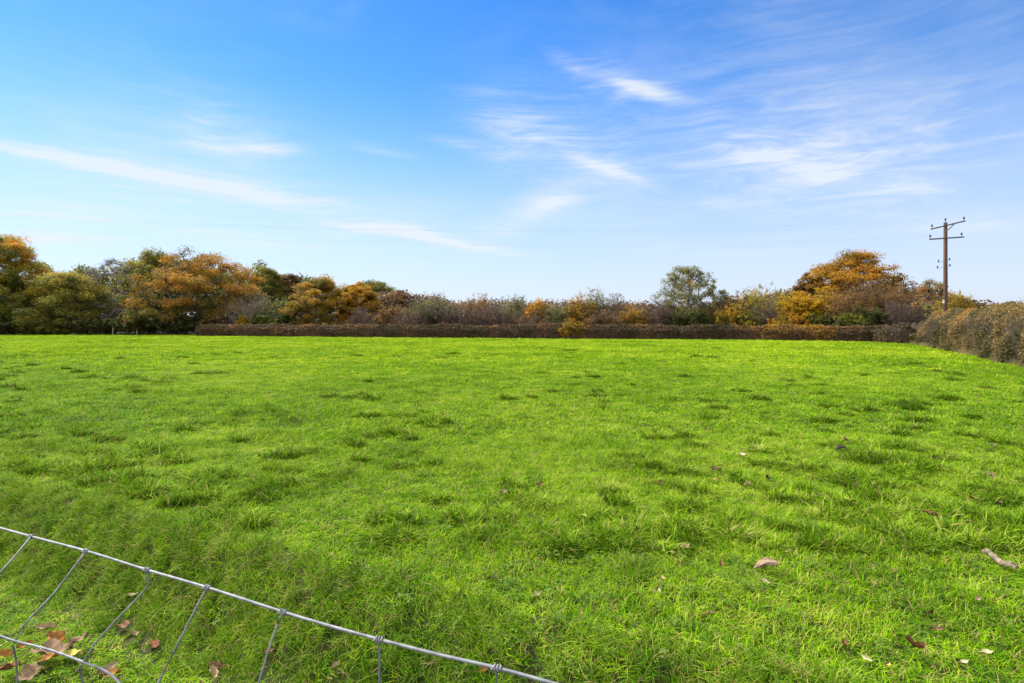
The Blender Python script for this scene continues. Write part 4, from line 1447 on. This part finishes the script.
CN_ = variants('near_clump', 22, lambda i: blades(46, .06, .025, .08, .0046, 3, 1.05 + .15 * (i % 4), .11), M_GRASS)
CM_ = variants('mid_clump', 16, lambda i: blades(54, .12, .025, .08, .0088, 3, 1.0 + .12 * (i % 4), .09), M_GRASS)
CF_ = variants('far_clump', 12, lambda i: blades(80, .34, .03, .09, .020, 2, .9, .04), M_GRASSFAR_LIT)
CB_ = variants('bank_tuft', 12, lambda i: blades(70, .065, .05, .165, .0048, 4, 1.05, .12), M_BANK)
CU_ = variants('short_tuft', 12, lambda i: blades(46, .075, .05, .14, .0105, 3, 1.0, .07), M_TUFT_SHADE)
CT_ = variants('tuft_clump', 12, lambda i: blades(70, .065, .07, .19, .0050, 4, 1.05, .10), M_TUFT_SHADE)


def shrink_near_leaves(x, y, s):
    k = np.ones(len(x))
    for lx, ly, ln in leaf_xy:
        # the side towards the camera matters most
        dx, dy = x - lx, y - ly
        along = (dx * -lx + dy * -ly) / math.hypot(lx, ly)
        across = np.abs(dx * -ly + dy * lx) / math.hypot(lx, ly)
        hit = (across < ln * .6 + .03) & (along > -ln * .5) & (along < .16 + ln * .6)
        k[hit] = .3
    return s * k


def put(name, label, d0, d1, dens, coll, nc, hmul=1.0, fade_in=None, fade_out=None):
    x, y = field_points(d0, d1, dens)
    pr = np.ones(len(x))
    if fade_in:
        pr *= sstep(fade_in[0], fade_in[1], y)
    if fade_out:
        pr *= 1 - sstep(fade_out[0], fade_out[1], y)
    kp = rng.uniform(0, 1, len(x)) < pr
    x, y = x[kp], y[kp]
    s, tus = patch_scale(x, y)
    z = ground_z(x, y)
    sb = crest_s(x, y)
    h = s * (1 + 1.2 * tus)
    h = h * np.where(sb < -.5, .6, 1.0) * np.where((sb > -.55) & (sb < .15), 1.25, 1)
    for t in TUFTS:
        h = h + .6 * np.exp(-((x - t[0]) ** 2 + (y - t[1]) ** 2) / (.05 + .0009 * t[1] ** 2))
    if d0 < 2:
        kp = (rng.uniform(0, 1, len(x)) > .45 * sstep(-.55, -.38, sb) * sstep(.16, 0, sb))
        x, y, z, h = x[kp], y[kp], z[kp], h[kp]
    if d0 < 12:
        h = shrink_near_leaves(x, y, h)
    w = rng.uniform(.85, 1.25, len(x))
    return scatter(name, label, np.stack([x, y, z], -1), np.stack([w, w, h * hmul * rng.uniform(.8, 1.2, len(x))], -1), coll, nc)


put('grass', 'bright green grass of the near field and the bank', 1.2, 8.2, 300, CN_, 22, fade_out=(6.6, 8.2))
put('grass', 'bright green grass of the middle of the field', 6.2, 34, 85, CM_, 16, fade_in=(6.2, 7.8), fade_out=(17, 34))
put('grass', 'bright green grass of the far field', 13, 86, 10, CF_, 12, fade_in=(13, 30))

# tufts: long grass on the bank face and in tussocks
x, y = field_points(1.2, 9, 230)
sb = crest_s(x, y)
_, tus = patch_scale(x, y)
kp = ((sb > -.50) & (sb < .10) & (rng.uniform(0, 1, len(x)) < .9)) | ((tus > .35) & (sb > 0) & (rng.uniform(0, 1, len(x)) < .6))
kp &= (rng.uniform(0, 1, len(x)) < .5) | ((sb > -.7) & (sb < .12))
for t in TUFTS:
    kp |= ((x - t[0]) ** 2 + (y - t[1]) ** 2 < (.07 + .012 * t[1]) ** 2)
x, y = x[kp], y[kp]
s = shrink_near_leaves(x, y, rng.uniform(.45, .95, len(x)))
ob = (crest_s(x, y) < .10) & (crest_s(x, y) > -.52)
for nm_, msk, cl_ in (('longer grass in tussocks on the near field', ~ob, CT_), ('long dull grass hanging down the bank, darkened for shade', ob, CB_)):
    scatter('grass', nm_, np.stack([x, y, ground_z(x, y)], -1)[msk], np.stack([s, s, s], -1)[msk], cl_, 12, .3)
x, y = field_points(8.5, 58, 7)
_, tus = patch_scale(x, y)
kp = (tus > .55) & (rng.uniform(0, 1, len(x)) < .55)
for t in TUFTS:
    kp |= ((x - t[0]) ** 2 + (y - t[1]) ** 2 < (.10 + .012 * t[1]) ** 2)
x, y = x[kp], y[kp]
s = shrink_near_leaves(x, y, rng.uniform(.6, 1.1, len(x)))
scatter('grass', 'grass tussocks with shade in their colour, dotted over the middle of the field', np.stack([x, y, ground_z(x, y)], -1), np.stack([s * 1.3, s * 1.3, s * .95], -1), CU_, 12, .3)

# separate tussocks, each a knot of longer grass in shade-darkened colours
tx, ty = [], []
for _ in range(1050):
    py_ = 338 + 215 * rng.uniform(0, 1) ** .62
    q = pxg(rng.uniform(-60, 1080), py_)
    if float(crest_s(q[0], q[1])) < .25 or q[1] > 58:
        continue
    tx.append(q[0])
    ty.append(q[1])
tx, ty = np.array(tx), np.array(ty)
px_ = tx / ty * FPX + 512
kp = rng.uniform(0, 1, len(tx)) < np.where(px_ < 720, 1.0, .55) * sstep(.10, .42, fbm(tx * .35, ty * .22, 151, 2))
tx, ty = tx[kp], ty[kp]
rad = np.clip(rng.lognormal(0, .45, len(tx)) * .058, .028, .17) * (1 + ty / 20)
nk = (7 + 1500 * rad * rad).astype(int).clip(6, 60)
ix = np.repeat(np.arange(len(tx)), nk)
a_ = rng.uniform(0, 2 * PI, len(ix))
q_ = np.sqrt(rng.uniform(0, 1, len(ix)))
x = tx[ix] + np.cos(a_) * q_ * rad[ix] * 1.4
y = ty[ix] + np.sin(a_) * q_ * rad[ix]
s = (1.25 - .75 * q_) * rng.uniform(.75, 1.3, len(tx))[ix] * rng.uniform(.75, 1.15, len(ix))
s = shrink_near_leaves(x, y, s)
w = s ** .5 * (1 + ty[ix] / 28)
rl = np.array(RLINE)[::-1]
kp = x < np.interp(y, rl[:, 1], rl[:, 0]) - 1.2
scatter('grass', 'scattered tussocks of longer grass with shade in their colour', np.stack([x, y, ground_z(x, y)], -1)[kp], np.stack([w, w, s], -1)[kp], CU_, 12, .25)

# rank dry grass along the foot of the right hedge
M_DRY = leaf_mat('dry_grass', [(0, (.16, .16, .05)), (.5, (.30, .24, .11)), (1, (.42, .34, .19))], .3)


def dry_clump(i):
    V, F, t = blades(60, .16, .18, .48, .010, 3, .7, 0)
    return V, F, np.clip(t, 0, 1)


CD_ = variants('dry_clump', 8, dry_clump, M_DRY)
p, d, s_ = sample_line(np.array(RLINE), 520)
x, y = p[:, 0] - 1.25 + rng.normal(0, .16, 520), p[:, 1] - .35 + rng.normal(0, .1, 520)
s = rng.uniform(.4, 1.0, 520)
scatter('dry_grass', 'rank straw coloured grass along the foot of the right hedge', np.stack([x, y, ground_z(x, y)], -1), np.stack([s, s, s], -1), CD_, 8, .25)

# clover and small broad leaves in the near turf
M_CLOVER = leaf_mat('clover_leaf', [(0, (.055, .125, .012)), (.5, (.11, .205, .018)), (1, (.19, .28, .035))], .3, .6, .1)


def clover(i):
    parts = []
    n = 16
    for k in range(n):
        a0 = rng.uniform(0, 2 * PI)
        q = .06 * math.sqrt(rng.uniform(0, 1))
        c = np.array([math.cos(a0) * q, math.sin(a0) * q, rng.uniform(.03, .075)])
        tl = rng.normal(0, .35, 2)
        sz = rng.uniform(.008, .015)
        for j in range(3):
            a = a0 + j * 2 * PI / 3
            dv = np.array([math.cos(a), math.sin(a), 0])
            sv = np.array([-math.sin(a), math.cos(a), 0])
            pts = np.array([c, c + dv * sz * .8 + sv * sz * .55, c + dv * sz * 1.35, c + dv * sz * .8 - sv * sz * .55])
            pts[:, 2] += (pts[:, 0] - c[0]) * tl[0] + (pts[:, 1] - c[1]) * tl[1] + np.array([0, .003, 0, .003])
            parts.append((pts, np.array([[0, 1, 2, 3]]), np.array([rng.uniform(0, 1)])))
    return cat(parts)


CC_ = variants('clover_clump', 10, clover, M_CLOVER)
x, y = field_points(1.6, 6.5, 200)
sb = crest_s(x, y)
px_ = x / y * FPX + 512
m_ = sstep(.50, .62, fbm(x * 1.6, y * 1.6, 131, 3)) * .22 + .5 * np.exp(-((px_ - 600) / 170) ** 2) * sstep(4.4, 3.0, y)
kp = (rng.uniform(0, 1, len(x)) < m_) & (sb > -.8)
x, y = x[kp], y[kp]
s = rng.uniform(.45, .8, len(x))
scatter('clover', 'patches of clover and small broad leaves in the near turf', np.stack([x, y, ground_z(x, y)], -1), np.stack([s, s, s], -1), CC_, 10, .25)

# crumbs of dead leaf and straw caught in the turf
M_CRUMB = leaf_mat('dead_crumb', [(0, (.050, .034, .020)), (.4, (.15, .10, .055)), (.75, (.30, .22, .12)), (1, (.48, .40, .25))], .1, .9, .05)


def crumb(i):
    V, F = cards(np.array([[0, 0, .035], [.02, .012, .04]]), rng.uniform(.012, .03), 1.0, rng.uniform(.15, .6))
    return V, F, np.full(2, rng.uniform(0, 1))


CR_ = variants('crumb', 14, crumb, M_CRUMB)
x, y = field_points(1.6, 13, 16)
s = rng.uniform(.6, 1.5, len(x))
kp = rng.uniform(0, 1, len(x)) < .25 + 1.1 * (fbm(x * .8, y * .8, 141, 2) > .55)
x, y, s = x[kp], y[kp], s[kp]
scatter('leaf_litter', 'crumbs of dead leaf and straw caught in the turf', np.stack([x, y, ground_z(x, y)], -1), np.stack([s, s, np.ones(len(x))], -1), CR_, 14, .4)
